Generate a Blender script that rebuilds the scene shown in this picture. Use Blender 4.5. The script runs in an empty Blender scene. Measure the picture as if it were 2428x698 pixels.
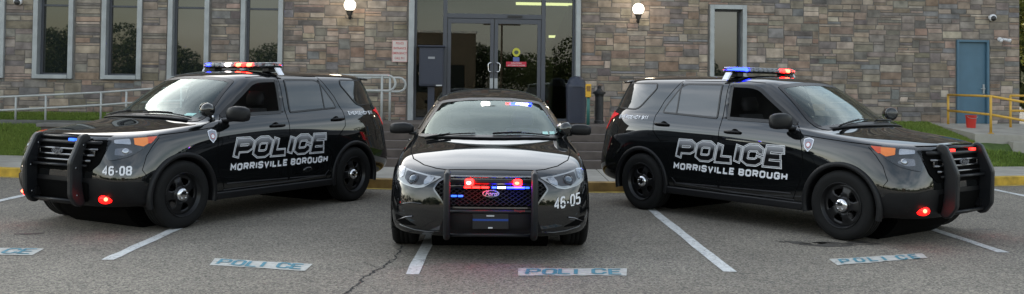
import bpy, bmesh, math, random
import numpy as np
from mathutils import Vector, Matrix
from mathutils.bvhtree import BVHTree
R = math.radians
S = bpy.context.scene
COL = S.collection

# ------------------------------------------------------------------ camera
F_PX, CAM_H, HOR, ROLL, PITCH = 2144.0, 1.5386, 210.98, R(.6576), R(1.5)
f_ = Vector((0, math.cos(PITCH), math.sin(PITCH)))
u0 = Vector((0, -math.sin(PITCH), math.cos(PITCH)))
r0 = Vector((1, 0, 0))
rc, rs = math.cos(ROLL), math.sin(ROLL)
Rv = r0*rc + u0*rs
Uv = u0*rc - r0*rs
YP = HOR - F_PX*math.tan(PITCH)
cam = bpy.data.cameras.new('camera')
camo = bpy.data.objects.new('camera', cam)
COL.objects.link(camo)
cam.sensor_width = 36
cam.lens = 36*F_PX/2428
cam.shift_y = -(349 - YP)/2428
cam.clip_end = 1500
cam.clip_start = .1
m = Matrix((Rv, Uv, -f_)).transposed().to_4x4()
m.translation = (0, 0, CAM_H)
camo.matrix_world = m
S.camera = camo

# ------------------------------------------------------------------ sky and sun (low sun behind the building, thin evening cloud)
SUN_EL, SUN_AZ = R(12), R(-30)          # azimuth from +Y towards +X
W = bpy.data.worlds.new('World'); S.world = W; W.use_nodes = True
nt = W.node_tree; nt.nodes.clear()
def wn(t, **k):
    n = nt.nodes.new(t)
    for a, b in k.items(): setattr(n, a, b)
    return n
sky = wn('ShaderNodeTexSky', sky_type='NISHITA', sun_disc=False, sun_elevation=SUN_EL, sun_rotation=SUN_AZ,
         air_density=1.2, dust_density=1.6, ozone_density=1.0)
tc = wn('ShaderNodeTexCoord'); mp = wn('ShaderNodeMapping'); mp.inputs['Scale'].default_value = (1, 1, 3.2)
noi = wn('ShaderNodeTexNoise'); noi.inputs['Scale'].default_value = 2.1; noi.inputs['Detail'].default_value = 7
ramp = wn('ShaderNodeValToRGB'); ramp.color_ramp.elements[0].position = .36; ramp.color_ramp.elements[1].position = .64
cloud = wn('ShaderNodeHueSaturation'); cloud.inputs['Saturation'].default_value = .30; cloud.inputs['Value'].default_value = 1.6
mixc = wn('ShaderNodeMixRGB')
gray = wn('ShaderNodeHueSaturation'); gray.inputs['Saturation'].default_value = .7; gray.inputs['Value'].default_value = 1.0
bg = wn('ShaderNodeBackground'); bg.inputs['Strength'].default_value = .15
out = wn('ShaderNodeOutputWorld')
L = nt.links.new
L(tc.outputs['Generated'], mp.inputs['Vector']); L(mp.outputs[0], noi.inputs['Vector']); L(noi.outputs['Fac'], ramp.inputs[0])
L(sky.outputs[0], cloud.inputs['Color']); L(sky.outputs[0], gray.inputs['Color'])
L(ramp.outputs[0], mixc.inputs['Fac']); L(gray.outputs[0], mixc.inputs[1]); L(cloud.outputs[0], mixc.inputs[2])
dotn = wn('ShaderNodeVectorMath', operation='DOT_PRODUCT'); dotn.inputs[1].default_value = (math.sin(SUN_AZ)*.97, math.cos(SUN_AZ)*.97, .20)
glow = wn('ShaderNodeMapRange', interpolation_type='LINEAR')          # evening cloud is lit round the low sun, dull opposite
glow.inputs['From Min'].default_value = -1.0; glow.inputs['From Max'].default_value = 1.0; glow.inputs['To Min'].default_value = .70; glow.inputs['To Max'].default_value = 1.75
scl = wn('ShaderNodeVectorMath', operation='SCALE')
L(tc.outputs['Generated'], dotn.inputs[0]); L(dotn.outputs['Value'], glow.inputs['Value'])
L(mixc.outputs[0], scl.inputs[0]); L(glow.outputs[0], scl.inputs['Scale'])
L(scl.outputs[0], bg.inputs['Color']); L(bg.outputs[0], out.inputs['Surface'])
sun = bpy.data.lights.new('sun', 'SUN'); sun.energy = 1.0; sun.angle = R(12); sun.color = (1, .86, .68)
suno = bpy.data.objects.new('sun', sun); COL.objects.link(suno)
sd = Vector((math.sin(SUN_AZ)*math.cos(SUN_EL), math.cos(SUN_AZ)*math.cos(SUN_EL), math.sin(SUN_EL)))
suno.rotation_euler = sd.to_track_quat('Z', 'Y').to_euler()
S.view_settings.view_transform = 'Standard'; S.view_settings.look = 'None'
S.view_settings.exposure = 1.27; S.view_settings.gamma = 1
S.cycles.max_bounces = 8; S.cycles.transparent_max_bounces = 12

# ------------------------------------------------------------------ materials
M = {}
def mat(name, col, rough=.6, metal=0, spec=.5, emit=None, es=0, coat=0, noise=None, bump=None, trans=None):
    """noise=(scale, amount, detail) varies the base colour; bump=(scale, strength, distance)"""
    if name in M: return M[name]
    ma = bpy.data.materials.new(name); ma.use_nodes = True
    N = ma.node_tree.nodes; K = ma.node_tree.links.new
    b = N['Principled BSDF']
    b.inputs['Base Color'].default_value = (*col, 1); b.inputs['Roughness'].default_value = rough
    b.inputs['Metallic'].default_value = metal; b.inputs['Specular IOR Level'].default_value = spec
    b.inputs['Coat Weight'].default_value = coat; b.inputs['Coat Roughness'].default_value = .03
    if emit: b.inputs['Emission Color'].default_value = (*emit, 1); b.inputs['Emission Strength'].default_value = es
    if noise or bump:
        t = N.new('ShaderNodeTexCoord')
    if noise:
        n = N.new('ShaderNodeTexNoise'); n.inputs['Scale'].default_value = noise[0]; n.inputs['Detail'].default_value = noise[2] if len(noise) > 2 else 5
        K(t.outputs['Object'], n.inputs['Vector'])
        r = N.new('ShaderNodeValToRGB'); a = noise[1]
        r.color_ramp.elements[0].position = .3; r.color_ramp.elements[1].position = .7
        r.color_ramp.elements[0].color = tuple(max(0, c*(1-a)) for c in col) + (1,)
        r.color_ramp.elements[1].color = tuple(min(1, c*(1+a)) for c in col) + (1,)
        K(n.outputs['Fac'], r.inputs[0]); K(r.outputs[0], b.inputs['Base Color'])
    if bump:
        n2 = N.new('ShaderNodeTexNoise'); n2.inputs['Scale'].default_value = bump[0]; n2.inputs['Detail'].default_value = 4
        K(t.outputs['Object'], n2.inputs['Vector'])
        bp = N.new('ShaderNodeBump'); bp.inputs['Strength'].default_value = bump[1]; bp.inputs['Distance'].default_value = bump[2]
        K(n2.outputs['Fac'], bp.inputs['Height']); K(bp.outputs[0], b.inputs['Normal'])
    M[name] = ma
    return ma
def worn(name, col, thr=.42, sc=34, rough=.75):
    ma = mat(name, col, rough=rough, noise=(18, .2, 8)); N = ma.node_tree.nodes; K = ma.node_tree.links.new; b = N['Principled BSDF']
    t = N.new('ShaderNodeTexCoord'); n = N.new('ShaderNodeTexNoise'); n.inputs['Scale'].default_value = sc; n.inputs['Detail'].default_value = 9; n.inputs['Roughness'].default_value = .75
    n2 = N.new('ShaderNodeTexNoise'); n2.inputs['Scale'].default_value = 3.5; n2.inputs['Detail'].default_value = 3
    ad = N.new('ShaderNodeMath'); ad.operation = 'MULTIPLY_ADD'; ad.inputs[1].default_value = .35
    r = N.new('ShaderNodeMapRange'); r.inputs['From Min'].default_value = thr+.13; r.inputs['From Max'].default_value = thr+.20
    K(t.outputs['Object'], n.inputs['Vector']); K(t.outputs['Object'], n2.inputs['Vector']); K(n2.outputs['Fac'], ad.inputs[0]); K(n.outputs['Fac'], ad.inputs[2]); K(ad.outputs[0], r.inputs[0]); K(r.outputs[0], b.inputs['Alpha'])
    return ma
def glass(name, tint, refl=1.0, rough=.0, ior=1.5, gcol=(1, 1, 1)):
    if name in M: return M[name]
    ma = bpy.data.materials.new(name); ma.use_nodes = True
    N = ma.node_tree.nodes; K = ma.node_tree.links.new; N.clear()
    o = N.new('ShaderNodeOutputMaterial'); mx = N.new('ShaderNodeMixShader'); t = N.new('ShaderNodeBsdfTransparent')
    g = N.new('ShaderNodeBsdfGlossy'); fr = N.new('ShaderNodeFresnel'); mm = N.new('ShaderNodeMath')
    t.inputs[0].default_value = (*tint, 1); g.inputs[0].default_value = (*gcol, 1); g.inputs['Roughness'].default_value = rough
    fr.inputs[0].default_value = ior; mm.operation = 'MULTIPLY'; mm.inputs[1].default_value = refl; mm.use_clamp = True
    K(fr.outputs[0], mm.inputs[0]); K(mm.outputs[0], mx.inputs[0]); K(t.outputs[0], mx.inputs[1]); K(g.outputs[0], mx.inputs[2]); K(mx.outputs[0], o.inputs[0])
    M[name] = ma
    return ma
def attr_mat(name, rough=.85, bump=(40, .5, .01), nz=(9, .25)):
    ma = bpy.data.materials.new(name); ma.use_nodes = True
    N = ma.node_tree.nodes; K = ma.node_tree.links.new; b = N['Principled BSDF']
    a = N.new('ShaderNodeAttribute'); a.attribute_name = 'col'
    t = N.new('ShaderNodeTexCoord'); n = N.new('ShaderNodeTexNoise'); n.inputs['Scale'].default_value = nz[0]; n.inputs['Detail'].default_value = 8
    mr = N.new('ShaderNodeMapRange'); mr.inputs['From Min'].default_value = .25; mr.inputs['From Max'].default_value = .75
    mr.inputs['To Min'].default_value = 1-nz[1]; mr.inputs['To Max'].default_value = 1+nz[1]
    mu = N.new('ShaderNodeVectorMath'); mu.operation = 'SCALE'
    K(t.outputs['Object'], n.inputs['Vector']); K(n.outputs['Fac'], mr.inputs[0]); K(a.outputs['Color'], mu.inputs[0]); K(mr.outputs[0], mu.inputs['Scale'])
    K(mu.outputs[0], b.inputs['Base Color'])
    n2 = N.new('ShaderNodeTexNoise'); n2.inputs['Scale'].default_value = bump[0]; n2.inputs['Detail'].default_value = 6
    bp = N.new('ShaderNodeBump'); bp.inputs['Strength'].default_value = bump[1]; bp.inputs['Distance'].default_value = bump[2]
    K(t.outputs['Object'], n2.inputs['Vector']); K(n2.outputs['Fac'], bp.inputs['Height']); K(bp.outputs[0], b.inputs['Normal'])
    b.inputs['Roughness'].default_value = rough; b.inputs['Specular IOR Level'].default_value = .3
    M[name] = ma
    return ma

# ------------------------------------------------------------------ mesh helpers
def link(name, me, ma, parent=None, smooth=False):
    o = bpy.data.objects.new(name, me); COL.objects.link(o)
    if ma is not None:
        for x in (ma if isinstance(ma, (list, tuple)) else [ma]): me.materials.append(x)
    if smooth:
        for p in me.polygons: p.use_smooth = True
    if parent: o.parent = parent
    return o
def obj(name, bm, ma, parent=None, smooth=False, bevel=0, segs=2):
    me = bpy.data.meshes.new(name)
    bmesh.ops.recalc_face_normals(bm, faces=bm.faces)
    bm.to_mesh(me); bm.free()
    o = link(name, me, ma, parent, smooth)
    if bevel:
        b = o.modifiers.new('bevel', 'BEVEL'); b.width = bevel; b.segments = segs; b.limit_method = 'ANGLE'; b.angle_limit = R(40)
        for p in me.polygons: p.use_smooth = True
        w = o.modifiers.new('wn', 'WEIGHTED_NORMAL'); w.keep_sharp = True
    return o
def tag(o, label=None, cat=None, group=None, kind=None):
    if label: o['label'] = label
    if cat: o['category'] = cat
    if group: o['group'] = group
    if kind: o['kind'] = kind
    return o
def empty(name, loc, rz=0, label=None, cat=None, group=None):
    o = bpy.data.objects.new(name, None); COL.objects.link(o); o.location = loc; o.rotation_euler = (0, 0, rz); o.empty_display_size = .2
    return tag(o, label, cat, group)
def box(bm, x0, x1, y0, y1, z0, z1, mi=0):
    v = [bm.verts.new((x, y, z)) for x in (x0, x1) for y in (y0, y1) for z in (z0, z1)]
    for q in ((0, 1, 3, 2), (4, 6, 7, 5), (0, 4, 5, 1), (2, 3, 7, 6), (0, 2, 6, 4), (1, 5, 7, 3)):
        fc = bm.faces.new([v[i] for i in q]); fc.material_index = mi
    return v
def B(*boxes):
    bm = bmesh.new()
    for b in boxes: box(bm, *b)
    return bm
def tube(bm, pts, r, n=8, closed=False, r2=None):
    pts = [Vector(p) for p in pts]; rings = []
    N = len(pts); up = None
    for i, p in enumerate(pts):
        if closed: d = pts[(i+1) % N]-pts[i-1]
        else: d = pts[min(i+1, N-1)]-pts[max(i-1, 0)]
        d.normalize()
        if up is None: up = d.orthogonal().normalized()
        up = (up-d*up.dot(d)).normalized(); sd_ = d.cross(up)
        rr = r if r2 is None else r+(r2-r)*i/(N-1)
        rings.append([bm.verts.new(p+(up*math.cos(2*math.pi*k/n)+sd_*math.sin(2*math.pi*k/n))*rr) for k in range(n)])
    for i in range(N if closed else N-1):
        a, b = rings[i], rings[(i+1) % N]
        for k in range(n): bm.faces.new((a[k], a[(k+1) % n], b[(k+1) % n], b[k]))
    if not closed:
        bm.faces.new(rings[0][::-1]); bm.faces.new(rings[-1])
def lathe(bm, prof, n=32, axis='z', c=(0, 0, 0), close=True, mi=0):
    """prof: (r, h) pairs around an axis through c"""
    rings = []
    for r, h in prof:
        ring = []
        for k in range(n):
            a = 2*math.pi*k/n; ca, sa = r*math.cos(a), r*math.sin(a)
            p = {'z': (ca, sa, h), 'y': (ca, h, sa), 'x': (h, ca, sa)}[axis]
            ring.append(bm.verts.new((p[0]+c[0], p[1]+c[1], p[2]+c[2])))
        rings.append(ring)
    for a, b in zip(rings, rings[1:]):
        for k in range(n):
            fc = bm.faces.new((a[k], a[(k+1) % n], b[(k+1) % n], b[k])); fc.material_index = mi
    if close:
        for rg in (rings[0], rings[-1]):
            try: fc = bm.faces.new(rg); fc.material_index = mi
            except ValueError: pass
def ball(bm, c, r, sub=2):
    if not hasattr(r, '__len__'): r = (r, r, r)
    bmesh.ops.create_icosphere(bm, subdivisions=sub, radius=1, matrix=Matrix.Translation(c) @ Matrix.Diagonal((*r, 1)))
def prism(bm, poly, a0, a1, axis='y'):
    """2D outline extruded along an axis"""
    def P(p, h): return {'y': (p[0], h, p[1]), 'x': (h, p[0], p[1]), 'z': (p[0], p[1], h)}[axis]
    A = [bm.verts.new(P(p, a0)) for p in poly]; Bv = [bm.verts.new(P(p, a1)) for p in poly]
    bm.faces.new(A); bm.faces.new(Bv[::-1])
    for i in range(len(poly)): bm.faces.new((A[i], A[(i+1) % len(poly)], Bv[(i+1) % len(poly)], Bv[i]))
def rnd_poly(poly, r, n=4):
    out = []; N = len(poly)
    for i in range(N):
        p0, p1, p2 = Vector(poly[i-1]), Vector(poly[i]), Vector(poly[(i+1) % N])
        rr = r[i] if hasattr(r, '__len__') else r
        a = (p0-p1); b = (p2-p1); k = min(rr, a.length*.45, b.length*.45)
        A = p1+a.normalized()*k; C = p1+b.normalized()*k
        for j in range(n+1):
            t = j/n; out.append(tuple(A*(1-t)**2+p1*2*t*(1-t)+C*t*t))
    return out
def inset(poly, d):
    """move each vertex inwards by d (outline given in any order)"""
    N = len(poly); area = sum(poly[i-1][0]*poly[i][1]-poly[i][0]*poly[i-1][1] for i in range(N))
    s = 1 if area > 0 else -1; out = []
    for i in range(N):
        p0, p1, p2 = Vector(poly[i-1]), Vector(poly[i]), Vector(poly[(i+1) % N])
        a = (p1-p0); b = (p2-p1)
        if a.length < 1e-6: a = b
        if b.length < 1e-6: b = a
        a.normalize(); b.normalize()
        n1 = Vector((-a.y, a.x))*s; n2 = Vector((-b.y, b.x))*s; nn = (n1+n2)
        nn = nn.normalized() if nn.length > 1e-6 else n1
        out.append(tuple(p1+nn*d/max(.4, nn.dot(n1))))
    return out
def inside(p, poly):
    c = False; x, y = p; j = len(poly)-1
    for i in range(len(poly)):
        xi, yi = poly[i]; xj, yj = poly[j]
        if (yi > y) != (yj > y) and x < (xj-xi)*(y-yi)/(yj-yi)+xi: c = not c
        j = i
    return c

# block letters made of strokes on a 4 x 6 grid
GL = {'P': [[(0,0),(0,6),(3.2,6),(4,5.2),(4,3.6),(3.2,2.8),(.5,2.8)]], 'O': [[(0,.9),(.9,0),(3.1,0),(4,.9),(4,5.1),(3.1,6),(.9,6),(0,5.1),'c']],
 'L': [[(0,6),(0,0),(3.6,0)]], 'I': [[(0,6),(0,0)]], 'C': [[(4,4),(4,5.1),(3.1,6),(.9,6),(0,5.1),(0,.9),(.9,0),(3.1,0),(4,.9),(4,2)]],
 'E': [[(3.8,6),(0,6),(0,0),(3.8,0)],[(.5,3),(3.3,3)]], 'M': [[(0,0),(0,6),(2.2,2.6),(4.4,6),(4.4,0)]],
 'R': [[(0,0),(0,6),(3.2,6),(4,5.2),(4,3.6),(3.2,2.8),(.5,2.8)],[(2.2,2.4),(4,0)]],
 'S': [[(4,4.6),(4,5.2),(3.2,6),(.8,6),(0,5.2),(0,3.8),(.8,3),(3.2,3),(4,2.2),(4,.8),(3.2,0),(.8,0),(0,.8),(0,1.4)]],
 'V': [[(0,6),(2,0),(4,6)]], 'B': [[(0,0),(0,6),(3.1,6),(3.9,5.3),(3.9,3.8),(3.1,3.05),(.5,3.05)],[(3.3,2.9),(4,2.2),(4,.8),(3.2,0),(.3,0)]],
 'U': [[(0,6),(0,.9),(.9,0),(3.1,0),(4,.9),(4,6)]], 'G': [[(4,4.4),(4,5.1),(3.1,6),(.9,6),(0,5.1),(0,.9),(.9,0),(3.1,0),(4,.9),(4,2.8),(2.3,2.8)]],
 'H': [[(0,0),(0,6)],[(4,0),(4,6)],[(.5,3),(3.5,3)]], 'N': [[(0,0),(0,6),(4,0),(4,6)]], 'Y': [[(0,6),(2,3),(4,6)],[(2,2.6),(2,0)]],
 'D': [[(0,0),(0,6),(3,6),(4,5),(4,1),(3,0),(.5,0)]], 'T': [[(0,6),(4,6)],[(2,5.6),(2,0)]], 'A': [[(0,0),(0,5),(1,6),(3,6),(4,5),(4,0)],[(.5,2.6),(3.5,2.6)]],
 '9': [[(0,.8),(.8,0),(3.2,0),(4,.8),(4,5.2),(3.2,6),(.8,6),(0,5.2),(0,3.8),(.8,3),(3.5,3)]], '4': [[(3,0),(3,6),(0,2.2),(0,1.6),(4,1.6)]], '6': [[(3.8,5.2),(3.1,6),(.9,6),(0,5.1),(0,.9),(.9,0),(3.1,0),(4,.9),(4,2.6),(3.2,3.4),(.5,3.4)]], '0': [[(0,1.2),(1,0),(3,0),(4,1.2),(4,4.8),(3,6),(1,6),(0,4.8),'c']], '5': [[(3.8,6),(0,6),(0,3.5),(3.1,3.5),(4,2.7),(4,.9),(3.1,0),(.9,0),(0,.8)]], '8': [[(.8,3.1),(0,3.8),(0,5.2),(.8,6),(3.2,6),(4,5.2),(4,3.8),(3.2,3.1),'c'],[(.8,3.1),(0,2.3),(0,.8),(.8,0),(3.2,0),(4,.8),(4,2.3),(3.2,3.1)]], '-': [[(0,2.4),(1.8,2.4)]], '1': [[(.8,5),(2,6),(2,0)]]}
def stroke(bm, pts, w, ext, mi=0, fn=lambda p: (p[0], p[1], 0)):
    closed = pts[-1] == 'c'
    if closed: pts = pts[:-1]
    P = [Vector(p) for p in pts]; N = len(P)
    if not closed:
        P[0] = P[0]+(P[0]-P[1]).normalized()*ext; P[-1] = P[-1]+(P[-1]-P[-2]).normalized()*ext
    Lf, Rt = [], []
    for i in range(N):
        if closed: a, b = P[i]-P[i-1], P[(i+1) % N]-P[i]
        else: a = P[i]-P[max(i-1, 0)]; b = P[min(i+1, N-1)]-P[i]
        if a.length < 1e-9: a = b
        if b.length < 1e-9: b = a
        a = a.normalized(); b = b.normalized(); n1 = Vector((-a.y, a.x)); n2 = Vector((-b.y, b.x)); nn = (n1+n2)
        nn = nn.normalized() if nn.length > 1e-6 else n1
        k = w/2/max(.5, nn.dot(n1))
        Lf.append(bm.verts.new(fn(P[i]+nn*k))); Rt.append(bm.verts.new(fn(P[i]-nn*k)))
    for i in range(N if closed else N-1):
        j = (i+1) % N
        fc = bm.faces.new((Lf[i], Rt[i], Rt[j], Lf[j])); fc.material_index = mi
def block_text(txt, x0, y0, width, height, w, gap=.28, shear=0, space=.6):
    """list of strokes as 2D points + relative stroke width, fitted in width x height"""
    adv = []; x = 0; u = height/6
    wd = {'I': 0, '1': 2.2, 'M': 4.4, 'L': 3.4, '-': 1.8}
    lw = w/u
    for ch in txt:
        if ch == ' ': adv.append(None); x += 4*space; continue
        adv.append(x); x += wd.get(ch, 4)+lw+gap*4
    tot = x-gap*4; sx = (width)/tot
    out = []
    for ch, a in zip(txt, adv):
        if a is None: continue
        for st in GL[ch]:
            out.append([q if q == 'c' else (x0+(a+lw/2+q[0])*sx+shear*(q[1]*u*(1-w/height)), y0+w/2+q[1]*(height-w)/6) for q in st])
    return out
def font_mesh(txt, size=1, bold=0, shear=0):
    c = bpy.data.curves.new('t', 'FONT'); c.body = txt; c.size = size; c.offset = bold; c.shear = shear; c.align_x = 'CENTER'; c.align_y = 'CENTER'
    o = bpy.data.objects.new('t', c); COL.objects.link(o)
    dg = bpy.context.evaluated_depsgraph_get(); me = bpy.data.meshes.new_from_object(o.evaluated_get(dg))
    bpy.data.objects.remove(o); bm = bmesh.new(); bm.from_mesh(me); bpy.data.meshes.remove(me)
    return bm
def text_obj(name, txt, size, ma, parent, loc, rot, bold=0, shear=0, sx=1):
    bm = font_mesh(txt, size, bold, shear)
    bmesh.ops.scale(bm, vec=(sx, 1, 1), verts=bm.verts)
    me = bpy.data.meshes.new(name); bm.to_mesh(me); bm.free()
    o = link(name, me, ma, parent); o.location = loc; o.rotation_euler = rot
    return o
def lump(bm, secs, n=20, pw=2.6):
    """loft of superellipse sections: (centre, half a, half b, axis a, axis b)"""
    rings = []
    for c, a, b, ea, eb in secs:
        c, ea, eb = Vector(c), Vector(ea), Vector(eb); rg = []
        for k in range(n):
            t = 2*math.pi*k/n; ct, st = math.cos(t), math.sin(t)
            rg.append(bm.verts.new(c+ea*a*math.copysign(abs(ct)**(2/pw), ct)+eb*b*math.copysign(abs(st)**(2/pw), st)))
        rings.append(rg)
    for p, q in zip(rings, rings[1:]):
        for k in range(n): bm.faces.new((p[k], p[(k+1) % n], q[(k+1) % n], q[k]))
    bm.faces.new(rings[0]); bm.faces.new(rings[-1][::-1])


# ================================================================== SETTING
asphalt = bpy.data.materials.new('asphalt'); asphalt.use_nodes = True
def _asphalt():
    N = asphalt.node_tree.nodes; K = asphalt.node_tree.links.new; b = N['Principled BSDF']
    t = N.new('ShaderNodeTexCoord')
    def noise(sc, de, ro=.6):
        n = N.new('ShaderNodeTexNoise'); n.inputs['Scale'].default_value = sc; n.inputs['Detail'].default_value = de; n.inputs['Roughness'].default_value = ro; K(t.outputs['Object'], n.inputs['Vector']); return n
    def rampf(src, lo, hi, c0, c1):
        r = N.new('ShaderNodeValToRGB'); r.color_ramp.elements[0].position = lo; r.color_ramp.elements[1].position = hi
        r.color_ramp.elements[0].color = (*c0, 1); r.color_ramp.elements[1].color = (*c1, 1); K(src, r.inputs[0]); return r
    big = rampf(noise(.35, 5).outputs['Fac'], .3, .7, (.135, .124, .109), (.235, .219, .192))
    v = N.new('ShaderNodeTexVoronoi'); v.inputs['Scale'].default_value = 75; K(t.outputs['Object'], v.inputs['Vector'])
    sp = N.new('ShaderNodeSeparateColor'); K(v.outputs['Color'], sp.inputs[0])
    gr = rampf(sp.outputs[0], .1, .95, (.50, .50, .50), (1.6, 1.56, 1.48))
    fine = rampf(noise(160, 3).outputs['Fac'], .35, .65, (.7, .7, .7), (1.3, 1.28, 1.25))
    mu = N.new('ShaderNodeMixRGB'); mu.blend_type = 'MULTIPLY'; mu.inputs[0].default_value = 1; K(big.outputs[0], mu.inputs[1]); K(gr.outputs[0], mu.inputs[2])
    m2 = N.new('ShaderNodeMixRGB'); m2.blend_type = 'MULTIPLY'; m2.inputs[0].default_value = 1; K(mu.outputs[0], m2.inputs[1]); K(fine.outputs[0], m2.inputs[2])
    patchy = rampf(noise(1.7, 6, .7).outputs['Fac'], .58, .75, (1, 1, 1), (.72, .72, .73))
    m3 = N.new('ShaderNodeMixRGB'); m3.blend_type = 'MULTIPLY'; m3.inputs[0].default_value = 1; K(m2.outputs[0], m3.inputs[1]); K(patchy.outputs[0], m3.inputs[2])
    K(m3.outputs[0], b.inputs['Base Color']); b.inputs['Roughness'].default_value = .85; b.inputs['Specular IOR Level'].default_value = .35
    bp = N.new('ShaderNodeBump'); bp.inputs['Strength'].default_value = .8; bp.inputs['Distance'].default_value = .006; K(v.outputs['Distance'], bp.inputs['Height']); K(bp.outputs[0], b.inputs['Normal'])
_asphalt()
white_paint = worn('worn_white_paint', (.56, .57, .56), .40)
stencil_w = worn('stencil_white_paint', (.46, .46, .43), .37)
stencil_b = worn('stencil_teal_paint', (.06, .22, .29), .40, 26)
yellow = mat('worn_yellow_kerb_paint', (.50, .32, .035), rough=.7, noise=(6, .35, 8), bump=(40, .3, .004))
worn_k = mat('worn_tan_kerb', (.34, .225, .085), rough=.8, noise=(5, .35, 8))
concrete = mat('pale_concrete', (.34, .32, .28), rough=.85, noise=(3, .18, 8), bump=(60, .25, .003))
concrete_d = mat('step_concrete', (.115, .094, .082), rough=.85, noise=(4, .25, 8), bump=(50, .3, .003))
crack_m = mat('crack_dark', (.02, .02, .02), rough=.95)
stain_m = worn('oil_stain', (.075, .069, .061), .44, 7, .6)

def flat(name, poly, z, ma, kind='structure', parent=None):
    bm = bmesh.new(); bm.faces.new([bm.verts.new((x, y, z)) for x, y in poly]); bmesh.ops.triangulate(bm, faces=bm.faces)
    o = obj(name, bm, ma, parent)
    for p in o.data.polygons:
        if p.normal.z < 0: p.flip()
    if kind: tag(o, kind=kind)
    return o
bm = bmesh.new(); bmesh.ops.create_grid(bm, x_segments=60, y_segments=60, size=600); obj('asphalt_ground', bm, asphalt)['kind'] = 'structure'

# kerb: gently bowed line
KX = [-16, -12, -8.4, -6, -4, -2, 0, 1.2, 3, 5, 8.2, 8.9, 12, 16]
KY = [16.2, 15.6, 14.95, 14.45, 14.08, 13.82, 13.70, 13.69, 13.85, 14.30, 15.35, 15.55, 16.3, 17.2]
def ky(x): return float(np.interp(x, KX, KY))
def ribbon(name, xs, fy0, fy1, z0, z1, ma, kind='structure'):
    bm = bmesh.new(); rows = []
    for x in xs: rows.append([bm.verts.new(p) for p in ((x, fy0(x), z0), (x, fy0(x), z1), (x, fy1(x), z1), (x, fy1(x), z0))])
    for a, b in zip(rows, rows[1:]):
        for k in range(3): bm.faces.new((a[k], a[k+1], b[k+1], b[k]))
    bm.faces.new(rows[0]); bm.faces.new(rows[-1])
    o = obj(name, bm, ma, bevel=.012)
    if kind: tag(o, kind=kind)
    return o
XS = np.arange(-15, 15.01, .5)
random.seed(11)
KJ = [-15+3*i for i in range(11)]
for a, b in zip(KJ, KJ[1:]):
    xs = np.linspace(a+.004, b-.004, 7)
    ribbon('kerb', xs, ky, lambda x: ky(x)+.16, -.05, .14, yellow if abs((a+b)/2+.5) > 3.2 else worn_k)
def sback(x): return float(np.interp(x, [-15, -9.4, -2.9, -2.7, 2.1, 2.3, 9.3, 15], [18.2, 17.42, 16.1, 15.9, 15.9, 16.1, 17.46, 18.6]))
SJ = [-15+1.5*i for i in range(21)]
for a, b in zip(SJ, SJ[1:]):
    xs = np.linspace(a+.006, b-.006, 4)
    ribbon('sidewalk', xs, lambda x: ky(x)+.164, sback, -.05, .146, concrete)
bm = bmesh.new(); rows = []
for x in XS: rows.append((bm.verts.new((x, ky(x)-.16, .004)), bm.verts.new((x, ky(x)-.01, .004))))
for a, b in zip(rows, rows[1:]): bm.faces.new((a[0], b[0], b[1], a[1]))
obj('gutter_line', bm, mat('faded_yellow_line', (.38, .27, .05), rough=.8, noise=(8, .5, 8)))['kind'] = 'structure'

# painted bay lines
def wob(a, b, w, n=14, j=.008):
    a, b = Vector(a), Vector(b); d = (b-a).normalized(); nn = Vector((-d.y, d.x)); Lp, Rp = [], []
    for i in range(n+1):
        p = a.lerp(b, i/n); Lp.append(tuple(p+nn*(w/2+random.uniform(-j, j)))); Rp.append(tuple(p-nn*(w/2+random.uniform(-j, j))))
    return Lp+Rp[::-1]
for x, y0 in ((-9.4, 9.0), (-6.62, 8.6), (-3.52, 7.95), (-.80, 7.48), (1.87, 7.74), (4.80, 8.83), (7.86, 9.6), (10.8, 10.4)):
    flat('bay_line', wob((x, y0), (x-.07, 10.3 if x == -3.52 else ky(x)-.2), .115), .005, white_paint)
def gxy(px, py, z=0):
    d = f_+Rv*((px-1214)/F_PX)-Uv*((py-YP)/F_PX); t = (z-CAM_H)/d.z; return (d.x*t, d.y*t)
def at(px, py, Y):
    d = f_+Rv*((px-1214)/F_PX)-Uv*((py-YP)/F_PX); t = Y/d.y; return Vector((d.x*t, Y, CAM_H+d.z*t))
for quad, nm in ((((-5.27, 8.50), (-4.33, 8.45), (-4.27, 8.11), (-5.2, 8.16)), 0), (((-2.62, 8.07), (-1.71, 7.86), (-1.71, 7.57), (-2.57, 7.77)), 1),
                 (((.08, 7.78), (1.01, 7.83), (.97, 7.53), (.07, 7.48)), 2), (((2.94, 8.37), (3.96, 8.73), (3.90, 8.48), (2.91, 8.09)), 3)):
    tl, tr, br, bl = [Vector(q) for q in quad]
    top = [tl.lerp(tr, i/12)+Vector((random.uniform(-.008, .008), random.uniform(-.012, .012))) for i in range(13)]
    bot = [bl.lerp(br, i/12)+Vector((random.uniform(-.008, .008), random.uniform(-.012, .012))) for i in range(13)]
    flat('stencil_panel', [tuple(p) for p in top]+[tuple(p) for p in bot[::-1]], .005, stencil_w)
    ex = (tr-tl+br-bl)/2; ey = ((tl-bl)+(tr-br))/2; W_, H_ = ex.length, ey.length; ex.normalize(); ey.normalize(); o0 = bl
    bm = bmesh.new()
    for i, ch in enumerate('POLICE'):
        u = H_*.66/6; x0 = W_*(.07+.152*i)+random.uniform(-.006, .006); y0 = H_*.17+random.uniform(-.01, .01)
        for st in GL[ch]:
            pts = [q if q == 'c' else (x0+q[0]*u*.72, y0+q[1]*u) for q in st]
            stroke(bm, pts, .033, .0, fn=lambda p: (*(o0+ex*p[0]+ey*p[1]), .009))
    o = obj('stencil_lettering', bm, stencil_b)
    for p in o.data.polygons:
        if p.normal.z < 0: p.flip()
    tag(o, kind='structure')
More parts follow.
